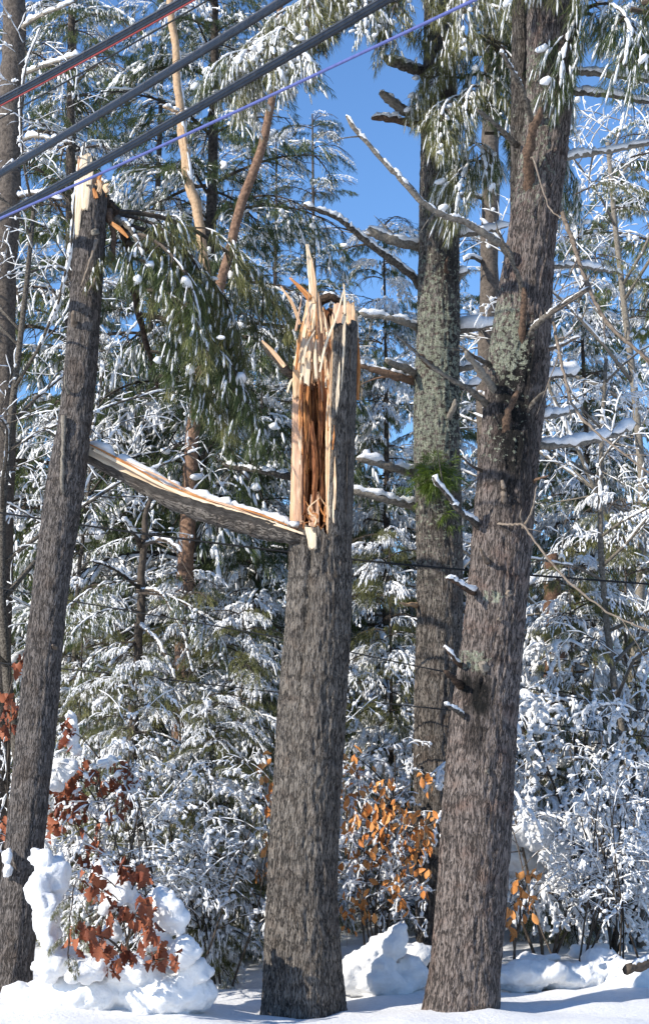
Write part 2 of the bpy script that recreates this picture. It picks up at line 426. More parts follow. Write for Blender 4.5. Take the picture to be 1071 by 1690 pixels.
# ------------------------------------------------------------------ boughs of pine
def make_bough(L=1.6, rise=15, droop=55, snow=.5, ridge=.022, K=9, tl=.105, w=.0028, hang=.55, dens=1.0, bl=1.0, lumps=.12, br=1.0):
    """a needled bough growing along +x: {wood, needles, snow}"""
    wood, need, sn = Geo(), Geo(), Geo(); n = 12
    def arc(p, yaw, p0, p1, L, n, wob=.12):
        a = np.linspace(p0, p1, n); y = yaw + np.cumsum(rng.normal(size=n) * wob)
        d = np.stack([np.cos(a) * np.cos(y), np.cos(a) * np.sin(y), np.sin(a)], 1) * (L / (n - 1))
        return np.vstack([p, p + np.cumsum(d[:-1], 0)]), y, a
    ax, ay, aa = arc(np.zeros(3), 0, R(rise), R(-droop), L, n, .07)
    wood.tube(ax, np.linspace(.010 + .007 * L, .004, n), 5)
    if ridge: snow_ridge(sn, ax[2:], ridge, cover=.75, sides=5)
    tp, td = [], []
    s, side = .10 + .06 * rng.random(), 1
    while s < .99:
        i = s * (n - 1); k = int(i); p = ax[k] * (1 - i + k) + ax[min(k + 1, n - 1)] * (i - k)
        l2 = max(.16, L * (.16 + .30 * (1 - s) * min(1, s * 4)) * (.6 + .7 * rng.random()))
        q, qy, qa = arc(p, ay[k] + side * R(38 + 30 * rng.random()), aa[k] + R(rng.uniform(-12, 14)), R(-25 - 50 * hang * (.5 + rng.random())), l2, 6)
        wood.tube(q, np.linspace(.007, .0025, 6), 4)
        if ridge and rng.random() < .75: snow_ridge(sn, q[1:], ridge * .72, cover=.7, sides=5)
        nt = max(2, int(l2 / .062 * dens))
        for j in range(nt):
            u = (.2 + .8 * (j + rng.random()) / nt) * 5; kk = min(int(u), 4); pp = q[kk] * (1 - u + kk) + q[kk + 1] * (u - kk)
            l3 = .06 + .13 * rng.random()
            w3, wy, wa = arc(pp, qy[kk] + rng.choice([-1, 1]) * R(25 + 40 * rng.random()), R(-20 - 35 * rng.random()), R(-45 - 45 * rng.random() * (hang + .4)), l3, 3)
            wood.tube(w3, np.linspace(.0035, .0018, 3), 3, close=False)
            d3 = nrm(w3[2] - w3[1]); tp += [w3[2], w3[1]]; td += [d3, nrm(d3 + rng.normal(size=3) * .5)]
        tp.append(q[-1]); td.append(nrm(q[-1] - q[-2])); side = -side; s += (.075 + .05 * rng.random()) / L / dens
    tp.append(ax[-1]); td.append(nrm(ax[-1] - ax[-2]))
    tp, td = np.array(tp), np.array(td); N = len(tp); td = nrm(td + np.array([0, 0, -1.0]) * hang); tll = tl * (.75 + .5 * rng.random(N))
    need.tufts(tp, td, tll, K, w, .42)
    h = rng.random(N) < snow
    sn.blobs(tp[h] - td[h] * .35 * tll[h, None] + np.array([0, 0, .006]), nrm(td[h] + [0, 0, -.35]), tll[h] * (.55 + .65 * rng.random(h.sum())) * bl, (.008 + .011 * rng.random(h.sum()) ** 1.5 * bl) * br, 0, 4, .25, (.2, .7), (.85, .9))
    k = rng.random(N) < lumps * .35                      # bigger pillows of snow held between the twigs
    sn.blobs(tp[k] + np.array([0, 0, .05]), nrm(rng.normal(size=(k.sum(), 3)) * [1, 1, .3] + [0, 0, -.4]), .05 + .08 * rng.random(k.sum()), .018 + .024 * rng.random(k.sum()), 0, 6, .3)
    return {'wood': wood.arrays(), 'needles': need.arrays(), 'snow': sn.arrays()}

LIB = {
    'light': [make_bough(L, 16, dr, .15, .011, 8, w=.0036, hang=.65) for L, dr in ((1.0, 35), (1.5, 45), (1.9, 50), (1.3, 60))],
    'mid': [make_bough(L, 10, dr, .46, .020, 7, w=.0036, hang=.85, bl=1.15) for L, dr in ((1.0, 45), (1.5, 55), (1.9, 62), (1.3, 66))],
    'heavy': [make_bough(L, 4, dr, .74, .028, 7, .12, .0036, hang=1.1, bl=1.4, lumps=.4) for L, dr in ((.9, 60), (1.3, 68), (1.7, 75), (1.1, 78))],
}

def pine_crown(seed, H, z0, z1, lmax, kinds, gap=.42, per=5, pitch=(-8, 8)):
    r = np.random.default_rng(seed); out = {k: Geo() for k in ('wood', 'needles', 'snow')}
    z = z0
    while z < z1:
        f = (z - z0) / (H - z0); prof = min(1, .55 + f * 2.2) * (1 - f) ** .75
        for k in range(per):
            L = lmax * prof * (.6 + .55 * r.random()); kind = kinds[r.integers(len(kinds))]; lib = LIB[kind][r.integers(4)]
            base = np.ptp(lib['wood'][0][:, 0]); sc = np.clip(L / max(base, .4), .45, 1.7)
            M = rotz(2 * math.pi * (k + r.random() * .8) / per + z * 3) @ roty(R(r.uniform(*pitch)) - R(20) * f) @ rotx(R(r.uniform(-12, 12)))
            S = np.diag([sc, sc * r.uniform(.85, 1.15), sc]) 
            for q in out: out[q].put(lib[q], M @ S, np.array([0, 0, z + r.uniform(-.15, .15)]))
        z += gap * (.7 + .6 * r.random())
    return out

PROTO = {}
def pine_proto(key, seed, H, z0, z1, lmax, kinds, need, r0=.16, bark=None, **kw):
    c = pine_crown(seed, H, z0, z1, lmax, kinds, **kw); g = Geo(); n = 26
    z = np.linspace(0, min(H, z1 + .1) * .965, n); wob = np.stack([.05 * np.sin(z * .5 + seed), .05 * np.cos(z * .43 + seed), z], 1)
    g.tube(wob, r0 * (1 - z / H * .93), 12, 0, .05)
    ms = {'trunk': mesh('trunk', *g.arrays(), [bark or BARK_FAR])}
    gg = Geo()
    gg.put(c['needles'], np.eye(3), 0); v, f, m = gg.arrays(); m[:] = 0
    w = Geo(); w.put(c['wood'], np.eye(3), 0); wv, wf, wm = w.arrays()
    ms['crown'] = mesh('crown', np.vstack([v, wv]), np.vstack([f, wf + len(v)]), np.concatenate([m, wm * 0 + 1]), [need, TWIG], False)
    ms['snow'] = mesh('snow', *c['snow'].arrays(), [SNOW])
    PROTO[key] = ms
def plant_pine(key, x, Y, name, label, group, s=1.0, rz=0.0, base_z=0.0, lean=(0, 0), ybase=1650):
    p = P(x, ybase, Y); o = thing(name, label, 'tree', (p[0], Y, base_z), group); o.rotation_euler = (lean[0], lean[1], rz); o.scale = (s, s, s)
    for k in ('trunk', 'crown'):
        c = bpy.data.objects.new(k, PROTO[key][k]); COL.objects.link(c); c.parent = o
        if k == 'crown': cr = c
    d = bpy.data.objects.new('snow', PROTO[key]['snow']); COL.objects.link(d); d.parent = cr; d['kind'] = 'stuff'
    return o

pine_proto('tall_dark', 11, 14, 1.5, 13.8, 2.1, ['light', 'light', 'mid'], NEED_DARK, .12, gap=.58, per=5)
pine_proto('tall_green', 12, 15, 1.8, 13.2, 2.2, ['light', 'mid', 'mid'], NEED_MID, .12, gap=.56, per=5)
pine_proto('young_snowy', 13, 8.5, .5, 8.2, 1.7, ['heavy', 'heavy', 'mid'], NEED_MID, .07, gap=.41, per=5)
pine_proto('sapling_snowy', 14, 4.2, .25, 4.0, 1.15, ['heavy', 'mid'], NEED_OLIVE, .035, gap=.30, per=4)

# ------------------------------------------------------------------ bare trees and brush under snow
def bare_proto(key, seed, H, levels, snow, r0, spread=.55, arch=.0, stems=1, nsub=6, bark=None, zfrac=.3):
    r = np.random.default_rng(seed); w, s = Geo(), Geo()
    def grow(p, d, L, rad, lv):
        n = 6 if lv else 10; pts = [p]; dd = d
        for i in range(n - 1):
            dd = nrm(dd + r.normal(size=3) * (.13 if lv else .06) + np.array([0, 0, -arch * (.3 + lv * .35)]) / n * 2 + (np.array([0, 0, .05]) if not lv else 0)); pts.append(pts[-1] + dd * L / (n - 1))
        q = np.array(pts); rr = np.linspace(rad, max(rad * .35, .0016), n); w.tube(q, rr, 6 if lv < 2 else 4, close=lv < 2)
        if lv >= 1 and r.random() < .5 * min(snow, 1.4):
            k = r.integers(1, n); s.blobs(q[k:k + 1] + [0, 0, .01], nrm(r.normal(size=(1, 3)) + [0, 0, -.8]), .025 + .035 * r.random(), (.010 + .016 * r.random()) * min(snow, 1.3), 0, 6, .35)
        if lv >= 1 and r.random() < (.92 if lv < 3 else .75):
            ww = max(rad * .9, .007) * snow * (.7 + .7 * r.random()); snow_ridge(s, q[(1 if lv < 3 else 0):], min(ww, (.035, .030, .022, .011)[lv]), cover=.82, sides=5)
        if lv < levels:
            ns = nsub if lv else int(nsub * 2.2)
            for k in range(ns):
                u = (zfrac if not lv else .2) + (1 - (zfrac if not lv else .2)) * (k + r.random()) / ns; i = min(int(u * (n - 1)), n - 2)
                t = nrm(q[i + 1] - q[i]); side = nrm(np.cross(t, r.normal(size=3)))
                grow(q[i] + (q[i + 1] - q[i]) * (u * (n - 1) - i), nrm(t * (1 - spread * .6) + side * spread), L * r.uniform(.32, .52) * (1 - .35 * u), rr[i] * .55, lv + 1)
    for k in range(stems):
        a = r.random() * 6.28; out = .35 if stems > 1 else .04
        grow(np.array([.08 * math.cos(a) * (stems > 1), .08 * math.sin(a) * (stems > 1), 0]), nrm(np.array([out * math.cos(a), out * math.sin(a), 1])), H * r.uniform(.75, 1.1), r0, 0)
    PROTO[key] = {'stem': mesh('stem', *w.arrays(), [bark or TWIG]), 'snow': mesh('snow', *s.arrays(), [SNOW])}

def plant_bare(key, x, Y, name, label, cat, group, s=1.0, rz=0.0, base_z=0.0, lean=(0, 0)):
    p = P(x, 1650, Y); o = thing(name, label, cat, (p[0], Y, base_z), group); o.rotation_euler = (lean[0], lean[1], rz); o.scale = (s, s, s)
    c = bpy.data.objects.new('stem', PROTO[key]['stem']); COL.objects.link(c); c.parent = o
    d = bpy.data.objects.new('snow', PROTO[key]['snow']); COL.objects.link(d); d.parent = o; d['kind'] = 'stuff'
    return o

bare_proto('frosted_tree', 21, 9, 3, .95, .075, .75, .2, 1, 7, LIMB, .25)
bare_proto('frosted_tree_b', 22, 7, 3, 1.1, .05, .8, .35, 1, 7, LIMB, .2)
bare_proto('arched_shrub', 23, 2.6, 3, 1.9, .016, .7, 1.1, 4, 5, TWIG, .2)
bare_proto('twiggy_shrub', 24, 1.7, 3, .7, .009, .7, .5, 5, 4, TWIG, .2)

# ------------------------------------------------------------------ split wood
def sliver(parent, name, pts, hw, th, mats, face=(0, -1, 0), n=None, jag=.12, tip=True, ragged=0.0, dshape=False, label=None, kind=None):
    """a torn board of wood: flat face towards `face`, mats = [face material, back material]"""
    pts = np.asarray(pts, float); ln = np.linalg.norm(np.diff(pts, axis=0), axis=1).sum(); n = n or max(8, int(ln / .02))
    q = resample(pts, n); u = np.linspace(0, 1, n); w = np.interp(u, np.linspace(0, 1, len(hw)), hw)
    face = np.asarray(face, float); face = np.array([np.interp(u, np.linspace(0, 1, len(face)), face[:, k]) for k in range(3)]).T if face.ndim == 2 else np.tile(face, (n, 1))
    t = nrm(np.gradient(q, axis=0)); e1 = nrm(np.cross(t, face)); e2 = np.cross(e1, t)
    thv = np.broadcast_to(np.interp(u, [0, .8, 1], [th, th * .8, th * .3]), (n,)) if not dshape else w
    cols = []; sd = rng.random() * 99
    xs = [-1, -.55, -.1, .4, .8, 1] ; back = [(1, -.5), (.5, -1), (-.5, -1), (-1, -.5)] if not dshape else [(.97, -.6), (.7, -1.25), (0, -1.6), (-.7, -1.25), (-.97, -.6)]
    for j, x in enumerate(xs):
        r = vnoise(np.stack([u * ln * 25 + sd, np.full(n, j * 3.7), np.zeros(n)], 1)) - .5
        cols.append(q + e1 * (w * (x + jag * r * 1.2))[:, None] + e2 * (thv * jag * 1.6 * (rng.random() - .5) + r * thv * jag * 1.5)[:, None])
    for x, d in back:
        r = vnoise(np.stack([u * ln * 30 + sd, np.full(n, x * 5), np.full(n, d)], 1)) - .5
        cols.append(q + e1 * (w * (x + jag * r))[:, None] + e2 * (thv * (d + .3 * r))[:, None])
    m = len(cols); V = np.stack(cols, 1)
    if ragged:
        off = (rng.random(m) - .3) * ragged; V[-1] += t[-1] * off[:, None]; V[-2] += t[-1] * off[:, None] * .5; V[-3] += t[-1] * off[:, None] * .2; off = (rng.random(m) - .3) * ragged; V[0] -= t[0] * off[:, None]; V[1] -= t[0] * off[:, None] * .5; V[2] -= t[0] * off[:, None] * .2
    v = V.reshape(-1, 3); i = (np.arange(n - 1)[:, None] * m); j = np.arange(m)[None]; k = (j + 1) % m
    a, b, c, d = (i + j).ravel(), (i + k).ravel(), (i + m + k).ravel(), (i + m + j).ravel()
    f = np.vstack([np.stack([a, c, b], 1), np.stack([a, d, c], 1)]); mi = np.where(np.tile(np.arange(m), n - 1) < len(xs) - 1, 0, 1)
    mi = np.concatenate([mi, mi])
    v = np.vstack([v, q[:1], q[-1:]]); jj = np.arange(m); kk = (jj + 1) % m; c0 = len(v) - 2
    f = np.vstack([f, np.stack([jj, kk, np.full(m, c0)], 1), np.stack([jj + (n - 1) * m, np.full(m, c0 + 1), kk + (n - 1) * m], 1)]); mi = np.concatenate([mi, np.zeros(2 * m, int)])
    me = mesh(name, v, f, mi, mats, True)
    per = np.concatenate([[0], np.cumsum([.5 * np.mean(w)] * (m - 1))]) + sd
    uv = np.stack([np.tile(per, n), np.repeat(u * ln, m)], 1); uv = np.vstack([uv, uv[:1], uv[-1:]])
    me.uv_layers.new(name='UVMap').data.foreach_set('uv', uv[f.ravel()].astype(np.float32).ravel())
    o = link(me, name, parent, kind)
    if label: o['label'] = label
    return o

def px_sliver(parent, name, pxs, hw, mat, Y, dY=0.0, th=.02, back=None, **kw):
    pts = [P(x, y, Y + (dY[i] if isinstance(dY, (list, tuple)) else dY)) for i, (x, y) in enumerate(pxs)]
    m = M_PX(pxs[0][1], Y)
    return sliver(parent, name, pts, [h * m for h in hw], th, [mat, back or mat], **kw)

_bm = {}
def bough_obj(parent, kind, i, base, yaw, pitch, s, need, roll=0.0, name='bough', label=None):
    """one needled bough (twigs and needles) with the snow lying on it; meshes are shared between alike boughs"""
    key = (kind, i, need.name)
    if key not in _bm:
        lib = LIB[kind][i]; v, f, m = lib['needles']; wv, wf, wm = lib['wood']
        _bm[key] = (mesh('bough', np.vstack([v, wv]), np.vstack([f, wf + len(v)]), np.concatenate([m * 0, wm * 0 + 1]), [need, TWIG], False),
                    mesh('snow', *lib['snow'], [SNOW]))
    o = bpy.data.objects.new(name, _bm[key][0]); COL.objects.link(o); o.parent = parent
    inv = parent_inv(parent) if parent.parent is None else parent_mat(parent).inverted()
    o.matrix_parent_inverse = inv
    M = Matrix.Translation(Vector([float(q) for q in base])) @ Matrix.Rotation(yaw, 4, 'Z') @ Matrix.Rotation(-pitch, 4, 'Y') @ Matrix.Rotation(roll, 4, 'X') @ Matrix.Diagonal((s, s, s, 1))
    o.location, rq, o.scale = M.decompose(); o.rotation_euler = rq.to_euler()
    c = bpy.data.objects.new('snow', _bm[key][1]); COL.objects.link(c); c.parent = o; c['kind'] = 'stuff'
    if label: o['label'] = label
    return o

LIB['hang'] = [make_bough(L, -5, dr, sn, .009, 13, .12, .0026, 1.2, 1.1, 1.0, .04, .8) for L, dr, sn in ((1.1, 75, .26), (1.5, 80, .3), (.8, 70, .26), (1.3, 85, .32))]
LIB['iced'] = [make_bough(L, 5, dr, .80, .018, 14, .14, .0022, 1.3, 1.15, 1.25, .05, .62) for L, dr in ((1.0, 70), (1.4, 80), (.8, 75), (1.2, 85))]

# ------------------------------------------------------------------ the snapped pine in the middle
YC = 12.0
tc = thing('snapped_pine', 'thick pine snapped off high up, split open with a hollow of torn orange wood', 'tree', P(498, 1655, YC) * [1, 1, 0])
rows = [(1600, 437, 560), (1500, 440, 558), (1400, 445, 558), (1200, 457, 568), (1000, 474, 578), (876, 479, 580)]
pc, rc = px_path(rows, YC, -.1)
def groove(th, s):
    d = (th - math.pi / 2) - math.pi          # 0 at the camera side
    return -.045 * np.exp(-((d - .42) / .13) ** 2) * np.clip((s - 1.6) / 1.2, 0, 1)
trunk_mesh('trunk', pc, rc, BARK_C, tc, .015, 150, 560, flare=.03, seed=3, fused=groove, top_jag=.09)
# hollow shell of staves left standing: each a board of its own with bark outside
axis = lambda y: np.interp(y, [480, 600, 880, 925], [541, 537, 529.5, 528])
def stave(th0, th1, ytop, thick, inner, jag=8):
    n, m = 34, 7; ys = np.linspace(925, ytop, n); out, inn = [], []
    sd = rng.random() * 50
    for y in ys:
        c = P(axis(y), y, YC); Rr = 52 * M_PX(y, YC) * np.interp(y, [880, 925], [1.0, .9])
        for j in range(m):
            t = R(th0 + (th1 - th0) * j / (m - 1)); d = np.array([math.sin(t), -math.cos(t), 0])
            r = Rr + .010 * (fbm(np.array([[t * 9, y * .02, sd]]), 2)[0] - .5)
            k = (fbm(np.array([[t * 26, y * .05, sd]]), 2)[0] - .5)
            out.append(c + d * r); inn.append(c + d * (r - thick * (1 + .5 * k)))
    out, inn = np.array(out), np.array(inn)
    top = (rng.random(m) - .4) * jag * .0042
    for A in (out, inn): A[-m:, 2] += top
    v = np.vstack([out, inn]); N = n * m; f, mi = [], []
    def quad(a, b, c, d, k): f.extend([(a, b, c), (a, c, d)]); mi.extend([k, k])
    for i in range(n - 1):
        for j in range(m - 1):
            a = i * m + j; quad(a, a + 1, a + m + 1, a + m, 0); quad(N + a + 1, N + a, N + a + m, N + a + m + 1, 1)
        quad(i * m, i * m + m, N + i * m + m, N + i * m, 2); e = i * m + m - 1; quad(e + m, e, N + e, N + e + m, 2)
    for j in range(m - 1): a = (n - 1) * m + j; quad(a, a + 1, N + a + 1, N + a, 2)
    me = mesh('stave', v, np.array(f), mi, [BARK_C, inner, WOOD])
    tt = np.tile(np.linspace(R(th0), R(th1), m) * .21, n) + 3.3; hh = np.repeat((884 - ys) * .0042, m); uv = np.stack([tt, hh + 1], 1); uv = np.vstack([uv, uv + .3])
    me.uv_layers.new(name='UVMap').data.foreach_set('uv', uv[np.array(f).ravel()].astype(np.float32).ravel())
    return link(me, 'stave', tc)
for a, b, y, t, m_ in ((13, 50, 546, .055, WOOD_ORANGE), (50, 86, 538, .06, WOOD_ROT), (86, 120, 541, .06, WOOD_ROT), (120, 152, 512, .06, WOOD_ROT), (152, 190, 500, .06, WOOD_ROT),
                        (190, 222, 528, .06, WOOD_ROT), (222, 250, 560, .07, WOOD_ROT), (250, 276, 628, .095, WOOD_ROT)):
    stave(a, b, y, t, m_)
S = lambda *a, **k: px_sliver(tc, *a, **k)
# fresh faces
S('split_board', [(491, 874), (491, 760), (491, 680), (493, 612)], [8, 9, 9, 8], WOOD_PINK, YC, -.045, .05, ragged=.05)
S('split_board', [(502, 860), (502, 790), (501, 730)], [2, 3, 1.5], WOOD_PINK, YC, -.03, .02, ragged=.06)
S('split_board', [(547, 874), (549, 780), (551, 700), (556, 640), (563, 580), (568, 520)], [3, 6, 7, 8, 6, 3], WOOD_PALE, YC, -.19, .02, ragged=.04)
S('split_board', [(541, 862), (542, 760), (543, 690), (548, 640), (556, 590)], [3, 5, 5, 6, 3], WOOD, YC, -.14, .025, ragged=.05)
S('split_board', [(518, 640), (520, 560), (518, 488)], [24, 22, 9], WOOD_PINK, YC, .07, .04, ragged=.06)
S('split_board', [(490, 655), (494, 605), (504, 545), (511, 487)], [7, 10, 8, 3], WOOD, YC, [-.06, -.07, 0, .03], .03, ragged=.06)
S('split_board', [(503, 632), (506, 580), (513, 525), (517, 482)], [8, 10, 9, 5], WOOD_PALE, YC, [-.10, -.09, -.02, .02], .025, ragged=.05)
S('split_board', [(524, 628), (524, 580), (521, 530), (518, 484)], [8, 9, 8, 4], WOOD, YC, [-.06, -.06, -.01, .03], .03, ragged=.06)
S('split_board', [(538, 660), (536, 600), (529, 545), (522, 492)], [9, 10, 8, 3], WOOD_PINK, YC, [-.03, -.04, 0, .04], .03, ragged=.05)
S('split_board', [(551, 690), (549, 620), (543, 560), (533, 515)], [6, 8, 6, 2], WOOD, YC, [-.08, -.07, -.02, .02], .02, ragged=.06)
S('splinter', [(515, 520), (517, 484), (512, 440), (507, 403)], [9, 7, 5, 2.2], WOOD_PALE, YC, .02, .022, jag=.2)
S('splinter', [(519, 500), (518, 460), (514, 425)], [4, 3.5, 1], WOOD, YC, .0, .012)
S('splinter', [(513, 494), (498, 477), (478, 458)], [5, 4, 1.5], WOOD_ORANGE, YC, 0.0, .012)
S('splinter', [(495, 535), (482, 500), (463, 472)], [2.5, 2.5, 1.2], WOOD, YC, .03, .008)
S('splinter', [(528, 614), (537, 570), (556, 520), (569, 470)], [1.6, 2.2, 1.8, .7], WOOD_PALE, YC, -.22, .008)
S('splinter', [(563, 640), (567, 560), (569, 500), (567, 468)], [3.2, 3, 2.4, .8], WOOD_PALE, YC, -.18, .01)
S('splinter', [(522, 625), (520, 590), (522, 560)], [2, 2.5, .8], WOOD_PALE, YC, -.14, .008)
S('splinter', [(500, 600), (506, 570), (520, 545)], [2, 1.8, .8], WOOD_PALE, YC, -.13, .008)
S('splinter', [(489, 610), (494, 560), (500, 530)], [2, 2, .8], WOOD_ORANGE, YC, -.12, .01)
S('splinter', [(474, 648), (480, 630), (487, 622)], [1.6, 1.8, 1], WOOD_PALE, YC, -.06, .006)
S('split_board', [(556, 600), (559, 545), (562, 503)], [10, 13, 12], WOOD_PINK, YC, -.02, .05, ragged=.03)
S('split_board', [(576, 560), (579, 530), (579, 502)], [8, 8, 6], WOOD, YC, -.06, .04, ragged=.04)
S('split_board', [(588, 556), (588, 535), (587, 517)], [4, 3.5, 3], WOOD_PALE, YC, -.03, .03, ragged=.02)
S('split_board', [(514, 870), (515, 888), (516, 905)], [11, 8, 6.5], WOOD_PALE, YC, [-.17, -.222, -.228], .012, jag=.15, ragged=.02)
S('split_board', [(552, 700), (555, 655), (560, 600)], [1, 5, 1], WOOD_PALE, YC, [-.20, -.208, -.20], .008, ragged=.06, jag=.35)
S('bark_strip', [(590, 660), (592, 600), (589, 548)], [3, 3, 2], WOOD_ORANGE, YC, .02, .012, back=BARK_C)
for k in range(44):                                   # rotten heartwood hanging in strands
    x = rng.uniform(500, 543); y0 = rng.uniform(690, 874); y1 = y0 - rng.uniform(60, 220); y1 = max(y1, 600); h = rng.uniform(1.2, 4.5)
    S('rotten_strand', [(x, y0), (x + rng.uniform(-3, 3), (y0 + y1) / 2), (x + rng.uniform(-5, 5), y1)], [h * .6, h, h * .5], (WOOD_ROT, WOOD_ROT2, WOOD_ORANGE, WOOD_ROT)[k % 4], YC, rng.uniform(-.12, .08), .012, ragged=.05, jag=.3)
S('rotten_strand', [(518, 872), (519, 845), (520, 815)], [9, 8, 7], WOOD_PINK, YC, -.08, .03, ragged=.03)
for k in range(26):                                   # torn fibres in the bottom of the hollow
    x, y = rng.uniform(496, 548), rng.uniform(848, 884); S('fibre', [(x, y), (x + rng.uniform(-8, 8), y - rng.uniform(6, 20)), (x + rng.uniform(-14, 14), y - rng.uniform(10, 34))], [1.6, 1.4, .5], (WOOD_ORANGE, WOOD, WOOD_ROT)[k % 3], YC, rng.uniform(-.18, -.05), .004, jag=.3)
for k in range(34):                                   # fine splinters standing up along the break
    x = rng.uniform(488, 556); y0 = rng.uniform(540, 650); ln_ = min(rng.uniform(25, 80), y0 - 482); lean_ = (519 - x) * .28 * ln_ / 60
    S('splinter', [(x, y0), (x + lean_ + rng.uniform(-4, 4), y0 - ln_)], [rng.uniform(1.2, 2.6), .35], (WOOD, WOOD_PALE, WOOD_PINK, WOOD_ORANGE)[k % 4], YC, [-.11 + rng.uniform(-.04, .05), -.05 + rng.uniform(-.03, .04)], .006, jag=.35)
for k in range(16):                                   # slivers along the cut edges of the hollow
    x = rng.choice([rng.uniform(486, 508), rng.uniform(541, 553)]); y0 = rng.uniform(700, 868); ln_ = rng.uniform(40, 120)
    S('splinter', [(x, y0), (x + rng.uniform(-2, 2), y0 - ln_ * .5), (x + rng.uniform(-3, 3), y0 - ln_)], [1, rng.uniform(1.2, 2.6), .4], (WOOD, WOOD_PALE, WOOD_ORANGE)[k % 3], YC, -.12 if x < 520 else -.21, .006, jag=.35)
branch(tc, [(492, 628), (462, 600), (433, 565)], 8, 5, YC, 0, LIMB, -.1, 'broken_limb')
S('splinter', [(470, 605), (450, 580), (432, 562)], [4, 3.5, 1.5], WOOD, YC, -.16, .008)
branch(tc, [(525, 500), (545, 490), (566, 500)], 7, 6, YC + .15, 5, LIMB_BROWN, .05, 'broken_limb')
branch(tc, [(482, 788), (430, 778), (374, 768)], 5.5, 3.5, YC + .15, 5, LIMB, .3, twigs=4)
# the stave that split off and leans across to the next pine
slab_px = [(508, 884), (474, 872), (430, 857), (380, 842), (330, 826), (270, 802), (210, 770), (128, 728)]
slab_d = [-.12, -.1, -.05, 0, .05, .1, .16, .22]
sp = [P(x, y, YC + d) for (x, y), d in zip(slab_px, slab_d)]
fc = [(.1, .1, 1), (.1, .05, 1), (.1, 0, 1), (.1, -.05, 1), (.1, -.12, 1), (.1, -.35, 1), (.1, -.7, .8), (.1, -.9, .7)]
slab = sliver(tc, 'fallen_stave', sp, [h * .0042 for h in (10, 17, 20, 20, 20, 20, 19, 18)], .05, [WOOD_PALE, BARK_C], fc, n=90, jag=.07, dshape=True, label='long split stave hinged to the stump and resting against the leaning pine')
for k in range(5):
    i = 1.5 + k * .9; g0, g1 = int(i), min(int(i) + 2, 7)
    a, b = resample([sp[g0], sp[(g0 + g1) // 2], sp[g1]], 3)[[0, 2]]
    o = np.array([0, -.07, .03 - .012 * (k % 3)])
    sliver(slab, 'splinter', [a + o * .6, (a + b) / 2 + o, b + o * .9], [.006, .009, .003], .006, [(WOOD_ORANGE, WOOD_PINK)[k % 2]] * 2, (0, -1, .6))
q = resample(sp, 60); sliver(slab, 'torn_edge', q[2:-3:6] + np.array([0, -.078, -.008]), [.006, .010, .012, .014, .014, .014, .012, .012, .01], .010, [WOOD_PALE, WOOD], (0, -1, .25), jag=.3, ragged=.03)
g = Geo(); snow_ridge(g, q[4:-2] + np.array([0, .02, .03]), .036, cover=1.0, sides=8); g.build('snow', [SNOW], slab)

# ------------------------------------------------------------------ the leaning snapped pine
YL = 12.05
tl_ = thing('leaning_snapped_pine', 'slender leaning pine with its top torn off under the cables', 'tree', P(20, 1655, YL) * [1, 1, 0])
rows = [(1600, -12, 53), (1400, 8, 73), (1200, 30, 93), (1000, 52, 110), (800, 77, 140), (700, 96, 151), (600, 107, 161), (500, 115, 168), (400, 122, 175), (312, 131, 177)]
pl_, rl = px_path(rows, YL, -.1)
trunk_mesh('trunk', pl_, rl, BARK_L, tl_, .009, 100, 520, flare=.02, seed=8)
SL = lambda *a, **k: px_sliver(tl_, *a, **k)
SL('split_board', [(128, 390), (130, 345), (136, 300), (140, 256)], [3, 6, 9, 5], WOOD_PALE, YL, [-.09, -.10, -.08, -.03], .02, ragged=.04)
SL('split_board', [(141, 345), (143, 310), (147, 280), (148, 254)], [5, 8, 8, 3], WOOD_PALE, YL, [-.11, -.10, -.05, 0], .02, ragged=.03)
SL('split_board', [(127, 385), (128, 320), (133, 262)], [2, 3, 4], WOOD_PINK, YL, -.02, .03, ragged=.03)
SL('split_board', [(158, 330), (160, 305), (158, 288)], [12, 10, 5], WOOD_PINK, YL, -.02, .04, ragged=.03)
for k in range(12):
    x, y = rng.uniform(155, 178), rng.uniform(300, 330); SL('fibre', [(x, y), (x + rng.uniform(-4, 5), y - 9), (x + rng.uniform(-8, 9), y - rng.uniform(12, 24))], [4, 3.6, 1.5], (WOOD_ORANGE, WOOD)[k % 2], YL, rng.uniform(-.12, .0), .012, jag=.5)
knot(tl_, 155, 381, YL - .125, .020, LIMB)
knot(tl_, 91, 880, YL - .125, .010, LIMB); knot(tl_, 52, 1130, YL - .125, .012, LIMB)
branch(tl_, [(160, 398), (150, 430), (136, 470)], 3, 2, YL - .14, 0, TWIG_PALE, 0, 'bark_strip')
branch(tl_, [(157, 463), (150, 475), (143, 482)], 2.5, 1.5, YL - .14, 0, TWIG_PALE, 0, 'bark_strip')
branch(tl_, [(106, 690), (104, 750), (103, 812)], 3.6, 3.6, YL - .14, 0, LIMB, 0, 'dead_twig')
branch(tl_, [(120, 655), (110, 640), (106, 622)], 3, 1.5, YL - .13, 0, LIMB, -.05, 'stub')
branch(tl_, [(126, 540), (122, 528), (122, 515)], 5, 4, YL - .12, 0, TWIG_PALE, -.05, 'stub')
branch(tl_, [(93, 1070), (90, 1066), (86, 1064)], 4, 2, YL - .12, 0, TWIG_PALE, -.04, 'stub')

